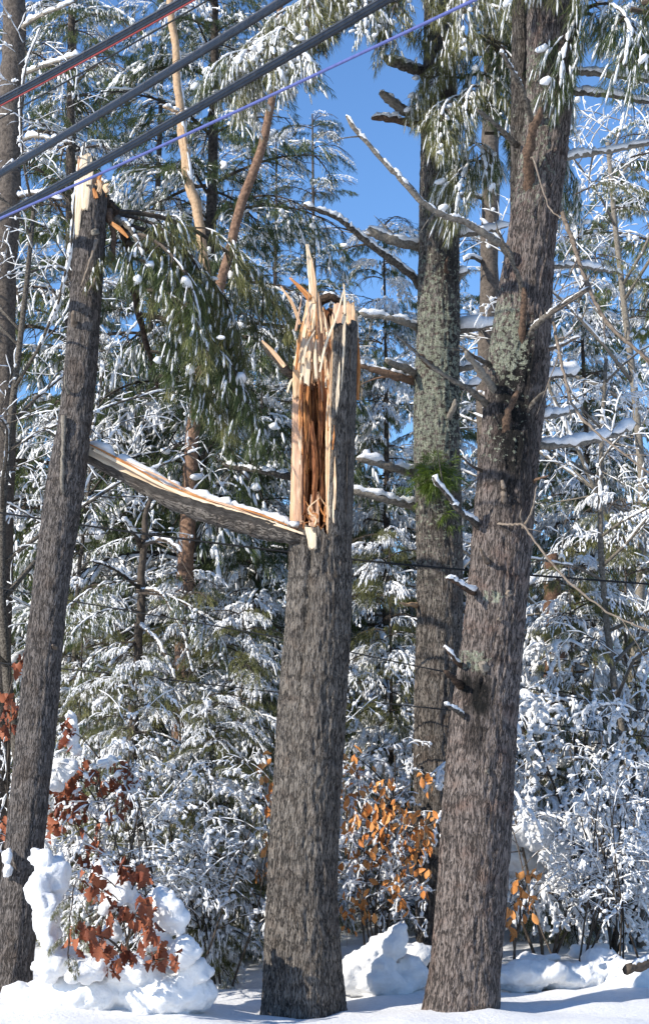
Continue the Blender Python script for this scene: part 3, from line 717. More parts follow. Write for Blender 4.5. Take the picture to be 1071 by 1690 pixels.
# its torn top, hanging head down beside the trunk
tt = thing('hanging_pine_top', 'broken pine top hanging upside down from the leaning snapped trunk, needles drooping', 'broken treetop', P(185, 345, YL + .05))
branch(tt, [(166, 330), (190, 350), (206, 385), (212, 430), (230, 520), (262, 640)], 12, 4, YL + .08, 0, LIMB_BROWN, .25, 'stem')
branch(tt, [(178, 350), (188, 385), (186, 425)], 6, 4, YL + .04, 0, LIMB_BROWN, -.05, 'torn_limb')
branch(tt, [(196, 362), (215, 378), (236, 420)], 5, 3, YL + .04, 4, LIMB, -.05, 'torn_limb')
px_sliver(tt, 'splinter', [(184, 368), (198, 378), (212, 392)], [3, 4, 2], WOOD_ORANGE, YL, -.03, .01)
for x, y, yaw, pit, s, i, nd in ((195, 355, -10, -25, .75, 0, NEED_OLIVE), (205, 370, 5, -50, .85, 1, NEED_OLIVE), (208, 385, -35, -40, .8, 3, NEED_MID), (210, 400, 20, -62, .9, 1, NEED_OLIVE),
                            (212, 425, -15, -48, .8, 2, NEED_MID), (222, 470, 30, -35, .85, 0, NEED_OLIVE), (235, 520, -5, -30, .9, 3, NEED_MID), (250, 580, -30, -45, .7, 2, NEED_MID), (200, 400, 230, -62, .5, 2, NEED_OLIVE), (196, 350, 15, 30, .95, 1, NEED_OLIVE), (225, 480, -40, 0, .8, 0, NEED_OLIVE), (262, 620, 10, 0, .7, 2, NEED_OLIVE),
                            (255, 600, 25, -35, .7, 0, NEED_MID)):
    bough_obj(tt, 'hang', i, P(x, y, YL + .12), R(yaw), R(pit * .2), s * 1.15, nd, R(rng.uniform(-14, 14)))

# ------------------------------------------------------------------ the big pine and its neighbour
YR = 11.8
tr_ = thing('lichened_pine', 'stout tall pine with a black resin stain, lichen and broken snowy stubs', 'tree', P(768, 1655, YR) * [1, 1, 0])
rows = [(1600, 712, 823), (1400, 725, 842), (1200, 743, 853), (1000, 770, 868), (800, 787, 885), (600, 806, 904), (400, 836, 916), (200, 866, 940), (0, 872, 956), (-250, 885, 960), (-700, 905, 965)]
pr, rr_ = px_path(rows, YR, -.1)
def st_r(v):
    x, y = at_px(v, YR)
    return np.maximum.reduce([ell(x, y, 846, 690, 42, 165), ell(x, y, 862, 600, 34, 60), ell(x, y, 792, 1150, 26, 50) , ell(x, y, 770, 1130, 16, 30), ell(x, y, 785, 1210, 18, 40) * .7])
def li_r(v):
    x, y = at_px(v, YR)
    return np.clip(np.maximum.reduce([ell(x, y, 835, 560, 60, 110), ell(x, y, 870, 200, 80, 220) * .8, ell(x, y, 815, 730, 40, 60) * .7, ell(x, y, 780, 1090, 40, 25), ell(x, y, 815, 985, 26, 18), ell(x, y, 850, 690, 45, 120) * .6]), 0, 1) * .95
trunk_mesh('trunk', pr, rr_, BARK_R, tr_, .015, 150, 640, st_r, li_r, .03, 5)
p2, r2 = px_path([(420, 842, 868), (330, 842, 872), (150, 843, 874), (0, 843, 872), (-300, 830, 860)], YR + .25)
trunk_mesh('second_stem', p2, r2, BARK_M, tr_, .008, 60, 200, seed=2, name_obj='second_stem')
B = lambda pxs, a, b, snow=0, mat=None, dY=0.0, off=-.14, **k: branch(tr_, pxs, a, b, YR + off, snow, mat, dY, **k)
B([(805, 668), (770, 640), (722, 612), (652, 552)], 6, 2, 0, LIMB, -.3, twigs=2)
B([(824, 658), (800, 622), (780, 596), (768, 585)], 7, 4.5, 0, LIMB, -.3)
B([(812, 604), (785, 590), (756, 570)], 5, 2.5, 0, LIMB, -.1, twigs=2)
B([(850, 430), (820, 400), (770, 368), (712, 346), (650, 285), (573, 198)], 7, 3.5, 4, LIMB, -.5, twigs=4)
B([(861, 588), (862, 530), (866, 478)], 6.5, 5, 0, LIMB_BROWN, -.08, off=-.2, name='stub')
B([(866, 562), (884, 536), (915, 512), (968, 478)], 6, 4, 3, LIMB, -.25, off=-.2, twigs=4)
B([(832, 728), (836, 690), (842, 668), (852, 650)], 6.5, 5, 0, LIMB_BROWN, -.08, off=-.21, name='stub')
B([(872, 799), (888, 790), (903, 786)], 3, 1.5, 0, LIMB_BROWN, -.15, off=-.1, name='stub')
B([(858, 700), (875, 670), (895, 648)], 5, 3, 0, LIMB, -.1, off=-.14, name='stub')
B([(796, 872), (765, 850), (740, 822), (714, 790)], 5.5, 3, 6, LIMB, -.25, twigs=2)
B([(800, 780), (778, 768), (754, 748)], 3, 1.2, 0, TWIG, -.1, twigs=1)
B([(790, 982), (766, 970), (741, 954)], 5, 3, 6, LIMB_BROWN, -.2, name='stub')
B([(762, 1100), (748, 1088), (733, 1066)], 4, 2.5, 5, LIMB_BROWN, -.1, name='stub')
B([(766, 1134), (748, 1120), (735, 1108)], 6, 3.5, 0, LIMB_BROWN, -.15, name='stub')
B([(774, 1186), (755, 1176), (736, 1160)], 5, 2, 4, LIMB, -.15, name='stub')
B([(806, 930), (800, 920), (794, 908)], 5, 3, 0, TWIG_PALE, -.1, off=-.2, name='stub')
B([(832, 838), (831, 820), (830, 798)], 5, 4.5, 0, TWIG_PALE, -.03, off=-.21, name='stub')
B([(874, 315), (871, 263), (877, 220), (893, 184)], 10, 6, 0, LIMB_BROWN, -.15, off=-.18, name='broken_limb')
B([(878, 205), (862, 150), (848, 121), (826, 84)], 5, 3, 3, LIMB, -.3, off=-.22, twigs=2)
B([(850, 238), (820, 208), (786, 180)], 5, 3, 0, LIMB, -.2, off=-.1)
B([(868, 505), (855, 460), (838, 415), (820, 380)], 4.5, 2.5, 0, LIMB, -.25, off=-.2, twigs=3)
B([(890, 580), (925, 570), (955, 556)], 3.5, 2, 3, TWIG_PALE, -.1, off=-.1, twigs=2)
knot(tr_, 796, 1100, YR - .225, .028, LIMB); knot(tr_, 838, 978, YR - .225, .014, TWIG_PALE); knot(tr_, 823, 1021, YR - .23, .010, TWIG_PALE); knot(tr_, 803, 1272, YR - .24, .013, LIMB)
for k, (pxs, a, b, sn) in enumerate((([(930, 116), (985, 122), (1075, 134)], 6, 4, 7), ([(935, 152), (990, 156), (1075, 170)], 5, 3.5, 7), ([(925, 262), (985, 252), (1075, 236)], 5, 4, 7),
                                    ([(905, 440), (960, 440), (1024, 452)], 4, 2.5, 6), ([(885, 738), (950, 732), (1000, 722), (1042, 706)], 6, 4, 12), ([(885, 690), (920, 684), (952, 676)], 5, 4, 8),
                                    ([(888, 628), (920, 620), (948, 618)], 5, 4, 13))):
    B(pxs, a, b, sn, LIMB, .5, off=.15, twigs=3)
B([(918, 330), (945, 400), (962, 450), (1000, 530), (1075, 600)], 4, 2.6, 0, TWIG_PALE, -.6, off=-.1, twigs=8)
B([(906, 500), (918, 560), (932, 622), (960, 690), (1075, 785)], 3, 1.8, 0, TWIG_PALE, -.7, off=-.1, twigs=7)
B([(810, 864), (845, 866), (864, 868), (890, 905), (940, 962), (1010, 1015), (1075, 1042)], 2.2, 1.6, 0, TWIG_PALE, -.5, off=-.22, twigs=3)
B([(864, 868), (878, 842), (886, 800)], 1.8, 1.2, 0, TWIG_PALE, -.1, off=-.3)
B([(864, 868), (858, 855), (860, 842)], 1.6, 1, 0, TWIG_PALE, -.05, off=-.3)
B([(870, 300), (878, 260), (905, 340), (935, 365)], 2, 1, 0, TWIG_PALE, -.3, off=-.2)
for x, y, yaw, pit, s, i, nd in ((1000, -60, -10, -20, .9, 0, NEED_MID), (965, -30, -60, -25, .8, 2, NEED_MID), (1040, -30, 10, -35, .8, 1, NEED_MID), (1020, -10, -90, -40, .7, 0, NEED_MID), (980, -20, -120, -50, .6, 3, NEED_MID), (870, -110, -100, -30, .7, 2, NEED_OLIVE), (900, -110, -85, -20, .6, 0, NEED_OLIVE), (1060, -40, -40, -25, .8, 3, NEED_MID)):
    bough_obj(tr_, 'iced', i, P(x, y + 45, YR + .1), R(yaw), R(pit * .4), s * 1.3, nd, R(rng.uniform(-14, 14)))
branch(tr_, [(925, -40), (1000, -50), (1090, -40)], 8, 4, YR, 6, LIMB, .2)
# loose sprays of olive needles by the whip twigs
for x, y, yaw, pit, s, i in ((948, 322, -20, 10, .28, 2), (1010, 345, 10, 0, .3, 0), (1040, 260, -10, 0, .3, 2), (985, 420, 0, -20, .28, 1)):
    bough_obj(tr_, 'light', i, P(x, y, YR - .3), R(yaw), R(pit), s, NEED_OLIVE, 0, 'spray')

YM = 14.5
tm = thing('neighbour_pine', 'straight lichen-grey pine just behind the stout one, with a bright green sprig', 'tree', P(705, 1655, YM) * [1, 1, 0])
rows = [(1560, 690, 745), (1400, 684, 748), (1200, 683, 755), (1000, 688, 764), (850, 686, 762), (700, 682, 757), (500, 689, 758), (300, 693, 755), (100, 698, 752), (-200, 704, 750), (-700, 712, 748)]
pm, rm = px_path(rows, YM, -.1)
def li_m(v):
    x, y = at_px(v, YM); return np.clip(.55 + .4 * ell(x, y, 712, 640, 60, 220) - np.clip((y - 950) / 250, 0, .7), 0, 1)
def st_m(v):
    x, y = at_px(v, YM); return np.maximum.reduce([ell(x, y, 745, 620, 22, 150) * .8, ell(x, y, 745, 440, 25, 60) * .7, ell(x, y, 735, 850, 25, 60) * .5])
trunk_mesh('trunk', pm, rm, BARK_M, tm, .015, 110, 500, st_m, li_m, .02, 14)
B = lambda pxs, a, b, snow=0, mat=None, dY=0.0, off=0.0, **k: branch(tm, pxs, a, b, YM + off, snow, mat, dY, **k)
B([(698, 472), (650, 432), (600, 395), (560, 362), (505, 340)], 7, 3.5, 5, LIMB, -.4, twigs=4)
B([(705, 120), (675, 112), (637, 98)], 9, 8, 6, LIMB, -.2, name='stub'); B([(700, 196), (662, 180), (628, 152)], 9, 7, 5, LIMB, -.2, name='stub')
B([(700, 208), (662, 200), (622, 193)], 8, 5, 5, LIMB_BROWN, -.2, name='stub'); B([(700, 408), (660, 400), (618, 386)], 9, 7, 8, LIMB, -.1, name='stub', twigs=2)
B([(698, 546), (655, 528), (595, 518)], 6.5, 4, 6, LIMB, -.2, twigs=3); B([(696, 634), (650, 620), (592, 602)], 8, 5, 5, LIMB_BROWN, -.2, twigs=3)
B([(696, 622), (668, 608), (640, 598)], 8, 5, 4, LIMB, -.3, name='stub'); B([(692, 784), (650, 772), (592, 756)], 8, 5, 9, LIMB, -.2, name='branch', twigs=2)
B([(692, 838), (640, 825), (578, 810)], 7, 5, 8, LIMB, -.15); B([(745, 548), (785, 542), (815, 534)], 6, 4, 12, LIMB, .2, off=.1)
B([(745, 612), (775, 606), (800, 600)], 6, 4, 14, LIMB, .2, off=.1); B([(745, 465), (758, 456), (772, 448)], 6, 4, 9, LIMB, 0, off=.0, name='stub')
B([(750, 388), (790, 384), (832, 374)], 5, 4, 9, LIMB, .2, off=.1); B([(735, 700), (745, 680), (752, 662)], 6, 4, 0, LIMB, -.1, off=-.16, name='stub')
B([(745, 640), (765, 640), (790, 632)], 5, 3, 9, LIMB, .3, off=.1); B([(692, 1000), (675, 998), (660, 996)], 4, 2, 0, BARK_TAN, -.1, off=-.1, name='stub')
B([(715, 610), (700, 595), (692, 585)], 6, 4, 0, LIMB_BROWN, -.1, off=-.18, name='stub'); B([(738, 455), (735, 440), (738, 425)], 4, 2, 0, LIMB_BROWN, -.1, off=-.18, name='stub')
sprig = Geo(); c = P(716, 785, YM - .25); N = 170; tp = c + rng.normal(size=(N, 3)) * [.095, .05, .085]; td = nrm((tp - c) * [1, 1, .6] + [0, -.05, -.03] + rng.normal(size=(N, 3)) * .03)
sprig.tufts(tp, td, .085, 14, .0022, .45); o = sprig.build('needle_sprig', [NEED_BRIGHT], tm, False); o['label'] = 'bright green sprig of needles growing straight from the bark'
sprig = Geo(); c = P(735, 850, YM - .2); N = 30; tp = c + rng.normal(size=(N, 3)) * [.04, .03, .05]; td = nrm(tp - c + [0, -.02, -.02]); sprig.tufts(tp, td, .07, 12, .0022, .45); sprig.build('needle_sprig', [NEED_BRIGHT], tm, False)
# snow-hung boughs of its crown coming down into view
branch(tm, [(728, -120), (640, -60), (560, 0), (490, 50), (425, 110)], 10, 3, YM - .3, 10, LIMB, -.7, 'limb')
branch(tm, [(728, -60), (690, -20), (600, 30)], 7, 3, YM - .3, 12, LIMB, -.5, 'limb')
for x, y, yaw, pit, s, i, nd, kd in ((660, -60, 215, -5, 1.0, 0, NEED_OLIVE, 'iced'), (620, -40, 235, -10, 1.0, 1, NEED_OLIVE, 'iced'), (590, -15, 190, -10, .9, 3, NEED_OLIVE, 'iced'), (560, 5, 250, -10, .9, 2, NEED_OLIVE, 'iced'), (540, 15, 205, -5, .8, 0, NEED_OLIVE, 'iced'),
                            (520, 30, 260, -10, .8, 2, NEED_OLIVE, 'iced'), (495, 45, 190, -10, .7, 0, NEED_OLIVE, 'iced'), (470, 65, 230, -10, .7, 2, NEED_OLIVE, 'iced'), (445, 85, 180, -15, .55, 2, NEED_OLIVE, 'iced'), (580, 0, -60, -10, .8, 3, NEED_OLIVE, 'iced'), (630, 10, 250, 0, .7, 2, NEED_MID, 'hang'),
                            (540, 20, 160, 0, .7, 1, NEED_MID, 'hang'), (500, 40, 210, 0, .7, 0, NEED_OLIVE, 'hang'), (610, 20, 200, 0, .6, 0, NEED_OLIVE, 'hang'),
                            (760, 20, -30, -20, 1.0, 1, NEED_OLIVE, 'iced'), (770, 90, -10, -25, 1.0, 3, NEED_MID, 'iced'), (760, 130, -60, -25, 1.0, 0, NEED_OLIVE, 'iced'), (735, 40, -100, -20, .9, 2, NEED_OLIVE, 'hang'), (790, 170, 10, -35, .9, 1, NEED_MID, 'iced'),
                            (775, 60, -50, -30, .9, 3, NEED_MID, 'hang'), (800, 220, -20, -30, .9, 0, NEED_MID, 'iced'), (775, 240, -80, -30, .9, 2, NEED_MID, 'iced'), (795, 270, -110, -30, .8, 3, NEED_OLIVE, 'iced'), (750, -40, 20, -20, .9, 0, NEED_MID, 'hang'), (720, -30, 230, -20, .8, 1, NEED_OLIVE, 'hang'),
                            (745, 110, 240, -10, .7, 2, NEED_OLIVE, 'hang')):
    bough_obj(tm, kd, i, P(x, y, YM - .25), R(yaw), R(pit * .35), s, nd, R(rng.uniform(-14, 14)))
for k in range(16):                                   # more of its lower crown, hanging beside the trunk
    u = rng.random(); bough_obj(tm, 'iced' if k % 4 else 'hang', k % 4, P(755 + 60 * rng.random(), -20 + 300 * u, YM - .1 - .5 * rng.random()), R(rng.uniform(-150, 40)), R(rng.uniform(-14, 4)), rng.uniform(.45, .75), (NEED_MID, NEED_OLIVE)[k % 2])
for k in range(20):                                   # and along the snowy limb reaching out under the cables
    u = rng.random(); bough_obj(tm, 'iced' if k % 3 else 'heavy', k % 4, P(650 - 220 * u, -50 + 150 * u + rng.uniform(-10, 10), YM - .35 - .6 * u), R(rng.uniform(150, 300)), R(rng.uniform(-14, 4)), rng.uniform(.5, .8), (NEED_OLIVE, NEED_OLIVE, NEED_MID)[k % 3])

# ------------------------------------------------------------------ tan forked tree and other background stems
YT = 17.0
tf = thing('forked_tan_tree', 'thin forked tree with peeled tan stems rising through the green boughs', 'tree', P(300, 1655, YT) * [1, 1, 0])
def stem(parent, rows, Y, mat, name='stem', snow=0, sides=12):
    pts = [P(x, y, Y) for x, y, h in rows]; rd = [h * M_PX(y, Y) for x, y, h in rows]; n = 60; q = resample(pts, n); r = np.interp(np.linspace(0, 1, n), np.linspace(0, 1, len(rd)), rd)
    q = q + np.stack([fbm(np.stack([np.arange(n) * .35, np.full(n, 3.1), np.full(n, 1.)], 1), 2) - .5, np.zeros(n), np.zeros(n)], 1) * .05
    g = Geo(); g.tube(q, r, sides, 0, .07); o = g.build(name, [mat], parent)
    if snow:
        s = Geo(); snow_ridge(s, q[n // 2:n // 2 + 16] + np.array([.03, 0, 0]), .02); s.build('snow', [SNOW], o)
    return o
stem(tf, [(292, 1640, 16), (297, 1300, 15), (303, 1000, 14), (312, 820, 13), (318, 700, 11), (335, 600, 10), (350, 510, 9), (372, 440, 8), (388, 370, 8), (405, 320, 8), (425, 260, 7.5), (441, 205, 7), (455, 120, 6), (462, -60, 5)], YT, BARK_RED, 'stem')
stem(tf, [(348, 520, 8), (338, 450, 8), (328, 370, 8), (318, 320, 8.5), (303, 240, 8), (296, 170, 7), (290, 90, 6.5), (283, 25, 6), (276, -80, 5)], YT, BARK_TAN, 'fork_stem', 1)
branch(tf, [(318, 325), (300, 200), (284, 182), (272, 176)], 3, 3, YT - .1, 4, BARK_TAN, -.1, 'stub')

G_PINES = 'pines in the wood behind'
def stems_behind():
    t = thing('dark_bare_pine', 'dark bare pine trunk filling the gap between the two lichened trunks', 'tree', P(800, 1655, 18) * [1, 1, 0])
    stem(t, [(795, 1640, 17), (800, 1000, 16), (806, 450, 15), (810, 150, 14), (812, -150, 13)], 18, BARK_FAR, 'trunk')
    for pxs in ([(808, 330), (770, 322), (740, 330)], [(806, 440), (780, 425), (765, 430)], [(804, 560), (785, 540), (770, 545)]): branch(t, pxs, 4, 2, 18, 4, LIMB, -.3, twigs=3)
    t = thing('red_barked_tree', 'reddish peeling trunk half buried in snowy twigs beyond the stout pine', 'tree', P(915, 1655, 16.5) * [1, 1, 0])
    stem(t, [(905, 1640, 19), (912, 1350, 18), (916, 1150, 18), (911, 1040, 16), (910, 970, 14), (908, 915, 10)], 16.5, BARK_RED, 'trunk')
    for pxs, s in (([(915, 960), (890, 955), (868, 968)], 9), ([(912, 1050), (890, 1045), (870, 1055)], 10), ([(920, 1110), (945, 1095), (970, 1090)], 9), ([(916, 1180), (890, 1170), (862, 1185)], 10), ([(915, 1290), (940, 1275), (965, 1280)], 10)):
        branch(t, pxs, 5, 3, 16.4, s, LIMB, -.4, twigs=4)
    t = thing('old_dark_trunk', 'dark mossy trunk of an old pine at the edge behind the leaning one', 'tree', P(5, 1655, 17) * [1, 1, 0])
    stem(t, [(-10, 1640, 22), (0, 900, 21), (14, 300, 20), (22, 80, 19), (26, -150, 18)], 17, BARK_FAR, 'trunk')
    for pxs in ([(20, 240), (60, 225), (110, 235)], [(22, 130), (70, 110), (130, 90)], [(20, 60), (60, 30), (120, 5)], [(15, 330), (60, 320), (100, 330)]): branch(t, pxs, 4, 2, 17, 5, LIMB, -.5, twigs=6)
    t = thing('slim_dark_pine', 'slim dark young pine stem bending under snowy side branches', 'tree', P(222, 1655, 14.5) * [1, 1, 0])
    stem(t, [(205, 1640, 9), (215, 1300, 8.5), (222, 1150, 8), (232, 1000, 7), (238, 880, 5.5), (246, 820, 3)], 14.5, TWIG, 'trunk')
    for pxs, s in (([(236, 900), (270, 890), (300, 910)], 8), ([(233, 900), (215, 870), (203, 855)], 10), ([(230, 970), (190, 940), (150, 925)], 5), ([(230, 975), (265, 980), (300, 1040), (318, 1110)], 5), ([(224, 1060), (190, 1090), (165, 1125)], 6),
                   ([(222, 1135), (250, 1150), (280, 1210)], 5), ([(222, 1160), (190, 1155), (155, 1165)], 9), ([(228, 1030), (262, 1060), (290, 1120)], 6), ([(226, 1100), (190, 1110), (160, 1100)], 8)):
        branch(t, pxs, 3.5, 1.5, 14.4, s * .55, TWIG, -.2, twigs=7)
    for x, y, yaw, pit, s, i in ((236, 890, 170, 0, .45, 0), (232, 960, 200, -5, .5, 1), (230, 980, -10, -10, .5, 2), (225, 1060, 185, -10, .5, 3), (224, 1120, 0, -10, .5, 0), (222, 1180, 175, 0, .5, 1), (220, 1210, -30, -5, .5, 2), (230, 1010, 230, 0, .5, 1), (220, 1260, 200, 0, .45, 0), (218, 1250, -60, 0, .5, 3)):
        bough_obj(t, 'mid', i, P(x, y, 14.4), R(yaw), R(pit), s, NEED_MID)
stems_behind()

# ------------------------------------------------------------------ the wood behind
def wood_behind():
    G = G_PINES
    for key, x, Y, name, label, s, rz in (
        ('tall_green', 90, 20.0, 'snowy_pine', 'green pine with flecks of snow behind the leaning snapped trunk', 1.0, .4),
        ('tall_green', 330, 18.2, 'snowy_pine', 'green pine whose boughs hide the forked tan stems', .95, 2.2),
        ('tall_dark', 515, 26.0, 'dark_pine', 'tall dark pine standing against the sky behind the snapped stump', .86, .9),
        ('tall_dark', 445, 31.0, 'dark_pine', 'dark pine half hidden behind the tan forked stems', .98, 2.7),
        ('tall_dark', 240, 26.0, 'dark_pine', 'tall dark pine rising behind the overhead cables', 1.05, 3.1),
        ('tall_dark', -120, 24.0, 'dark_pine', 'dark pine beyond the old mossy trunk', 1.1, 5.0),
        ('tall_dark', 90, 33.0, 'dark_pine', 'far dark pine filling the gap behind the leaning trunk', 1.25, 1.3),
        ('tall_dark', 340, 37.0, 'dark_pine', 'far dark pine showing between the forked tan stems', 1.35, .1),
        ('young_snowy', 636, 20.0, 'young_pine', 'young drooping pine white with snow between stump and lichened trunks', .98, 1.2),
        ('young_snowy', 420, 17.5, 'young_pine', 'young pine loaded with snow beside the snapped stump', .72, 2.6),
        ('young_snowy', 120, 18.5, 'young_pine', 'young pine loaded with snow behind the slim dark stem', .78, 4.4),
        ('young_snowy', 985, 20.5, 'young_pine', 'young pine bowed by snow behind the red-barked tree', 1.0, .2),
        ('young_snowy', 860, 23.0, 'young_pine', 'young snowy pine seen past the stout pine', 1.0, 3.9),
        ('tall_green', 1130, 24.0, 'snowy_pine', 'green pine standing against the sky beyond the red-barked tree', 1.0, 1.5),
        ('tall_dark', 760, 34.0, 'dark_pine', 'far dark pine between the two lichened trunks', 1.0, 2.0),
        ('tall_dark', 1010, 38.0, 'dark_pine', 'far dark pine behind the frosted bare trees', 1.0, 4.1),
        ('young_snowy', 560, 26.0, 'young_pine', 'young snowy pine farther back behind the snapped stump', 1.1, 5.2),
        ('young_snowy', 300, 24.0, 'young_pine', 'young snowy pine farther back behind the hinged stave', 1.0, .7),
        ('young_snowy', 740, 28.0, 'young_pine', 'young snowy pine in the far gap behind the lichened trunks', 1.1, 1.9),
        ('sapling_snowy', 300, 14.8, 'pine_sapling', 'small snow-covered pine below the hinged stave', .8, .3),
        ('sapling_snowy', 390, 14.4, 'pine_sapling', 'small snow-covered pine tight against the snapped stump', .72, 2.0),
        ('sapling_snowy', 130, 15.5, 'pine_sapling', 'small snow-covered pine behind the red oak leaves', .8, 4.0),
        ('sapling_snowy', 640, 16.4, 'pine_sapling', 'small snow-covered pine behind the orange beech leaves', .95, 1.0),
        ('sapling_snowy', 215, 13.8, 'pine_sapling', 'little snow-covered pine standing behind the snow mound', .62, 2.9),
        ('sapling_snowy', 345, 13.3, 'pine_sapling', 'little snow-covered pine between snow mound and stump', .52, 5.9),
        ('sapling_snowy', 960, 15.6, 'pine_sapling', 'small snow-covered pine under the red-barked tree', .85, 5.1),
        ('sapling_snowy', 1050, 17.0, 'pine_sapling', 'small snow-covered pine by the dark log', 1.05, 3.0)):
        plant_pine(key, x, Y, name, label, G, s, rz)
    G2 = 'bare trees white with snow'
    for key, x, Y, label, s, rz in (
        ('frosted_tree', 60, 16.0, 'bare tree with every twig snow-coated behind the cables', .8, .5),
        ('frosted_tree_b', 120, 17.5, 'smaller snow-coated bare tree behind the torn-off trunk top', .8, 2.0),
        ('frosted_tree', 1000, 18.0, 'bare tree with snow-coated twigs against the blue sky by the red-barked trunk', .95, 3.3),
        ('frosted_tree_b', 1060, 15.5, 'smaller snow-coated bare tree leaning over the dark log', .9, 1.1),
        ('frosted_tree_b', 900, 21.0, 'snow-coated bare tree glimpsed behind the stout pine', 1.2, 4.6),
        ('frosted_tree_b', 660, 24.0, 'snow-coated bare tree glimpsed behind the lichen-grey pine', 1.2, .8)):
        plant_bare(key, x, Y, 'frosted_tree', label, 'tree', G2, s, rz)
    G3 = 'snow-bent brush'
    for key, x, Y, label, s, rz in (
        ('arched_shrub', 900, 14.4, 'arched shrub bent down by thick snow beside the stout pine', .85, 0),
        ('arched_shrub', 1000, 14.8, 'arched shrub bent down by snow under the frosted trees', 1.0, 1.4),
        ('arched_shrub', 1060, 15.6, 'arched snowy shrub reaching over the dark log', 1.1, 3.5),
        ('arched_shrub', 950, 16.4, 'arched snowy shrub round the foot of the red-barked tree', 1.1, 5.5),
        ('arched_shrub', 630, 15.4, 'arched snowy shrub behind the orange beech leaves', .8, 2.4),
        
        ('arched_shrub', 250, 14.0, 'arched snowy shrub behind the oak leaves', .7, 4.0),
        ('twiggy_shrub', 940, 13.4, 'thin twiggy bush on the snow beside the stout pine', 1.0, .5),
        ('twiggy_shrub', 1020, 13.2, 'thin twiggy bush on the snow near the dark log', 1.0, 2.5),
        ('twiggy_shrub', 1075, 14.0, 'thin twiggy bush standing behind the dark log', 1.2, 1.5),
        ('twiggy_shrub', 370, 12.9, 'thin twiggy bush on the snow by the snapped stump', 1.0, 3.5),
        ('twiggy_shrub', 300, 12.6, 'thin twiggy bush between the snow mound and the stump', 1.0, 4.4),
        ('twiggy_shrub', 620, 13.9, 'thin twiggy bush among the orange beech leaves', 1.0, 5.4),
        ('twiggy_shrub', 130, 12.6, 'thin twiggy bush behind the leaning pine', 1.0, 1.0)):
        plant_bare(key, x, Y, 'snowy_shrub', label, 'shrub', G3, s, rz)
wood_behind()

# ------------------------------------------------------------------ leaves
def leaf_mesh(kind, k):
    """a dry curled leaf hanging from its stalk along -z"""
    n = 9; u = np.linspace(0, 1, n)
    if kind == 'oak': w = .34 * np.sin(math.pi * np.clip(u, .02, 1) ** .8) * (1 + .38 * np.sin(u * 20 + k)) + .015
    else: w = .30 * np.sin(math.pi * np.clip(u, .03, .99)) ** .9
    curl = rng.uniform(.2, .7) * rng.choice([-1, 1]); bend = rng.uniform(-.5, .6); v = []
    for i in range(n):
        y = bend * u[i] ** 2 * .5
        for s in (-1, 0, 1): v.append((s * w[i] * (1 - .25 * abs(curl)), y + curl * w[i] * abs(s) + rng.normal() * .015, -u[i]))
    f = []
    for i in range(n - 1):
        for j in (0, 1): a = i * 3 + j; f += [(a, a + 1, a + 4), (a, a + 4, a + 3)]
    return mesh('leaf', np.array(v), np.array(f), None, [OAK_LEAF if kind == 'oak' else BEECH_LEAF])
LEAF = {k: [leaf_mesh(k, i) for i in range(7)] for k in ('oak', 'beech')}
def leaf(parent, kind, p, size):
    o = bpy.data.objects.new('leaf', LEAF[kind][rng.integers(7)]); COL.objects.link(o); o.parent = parent; o.matrix_parent_inverse = parent_inv(parent)
    o.location = [float(q) for q in p]; o.rotation_euler = (rng.normal() * .45, rng.normal() * .45, rng.random() * 6.28); o.scale = (size, size, size)

def leafy(name, label, kind, base, Y, sprays, size, group=None, cat='sapling'):
    """a sapling: stem from the ground, a twig to each spray and the dead leaves still hanging on it. sprays: (x, y, rx, ry, count)"""
    b = P(base, 1640, Y) * [1, 1, 0] + [0, 0, .02]; t = thing(name, label, cat, b, group); top = min(s[1] for s in sprays)
    g = Geo(); tipx = np.mean([s[0] for s in sprays]); st = resample([b + [0, .32, 0], P((base + tipx) / 2 + 8, 1480, Y + .12), P(tipx, top, Y)], 16); st = st + rng.normal(size=st.shape) * .008; g.tube(st, np.linspace(.011, .003, 16), 6)
    g.build('stem', [TWIG], t)
    for x, y, rx, ry, n in sprays:
        c = P(x, y, Y + rng.uniform(-.25, .2)); m = M_PX(y, Y); i = int(np.argmin(np.abs(st[:, 2] - (c[2] - .15)))); g = Geo()
        q = resample([st[i], (st[i] + c) / 2 + [0, 0, .06], c + [0, 0, ry * m * .6]], 8); g.tube(q, np.linspace(.006, .002, 8), 4)
        for k in range(max(2, n // 6)):
            e = c + rng.normal(size=3) * [rx * m * .6, .08, ry * m * .5]; w = resample([q[rng.integers(3, 8)], (c + e) / 2 + [0, 0, .03], e], 5); g.tube(w, np.linspace(.003, .001, 5), 3)
        g.build('twig', [TWIG], t)
        for k in range(n): leaf(t, kind, c + np.clip(rng.normal(size=3), -1.6, 1.6) * [rx * m * .62, .07, ry * m * .62] + [0, 0, size * .5], size * rng.uniform(.7, 1.25))
    return t
leafy('beech_sapling', 'beech sapling full of hanging orange leaves between the stump and the stout pine', 'beech', 640, 13.3,
      [(575, 1260, 18, 30, 14), (605, 1290, 30, 30, 20), (640, 1345, 34, 26, 34), (685, 1370, 30, 24, 34), (620, 1385, 36, 26, 30), (705, 1410, 16, 30, 16), (660, 1420, 34, 22, 28), (590, 1420, 26, 36, 18),
       (575, 1350, 16, 40, 14), (655, 1480, 22, 36, 18), (610, 1490, 30, 30, 16), (575, 1510, 16, 34, 10), (705, 1300, 10, 24, 6), (690, 1455, 16, 22, 10), (640, 1310, 26, 20, 12), (600, 1345, 24, 20, 10)], .075)
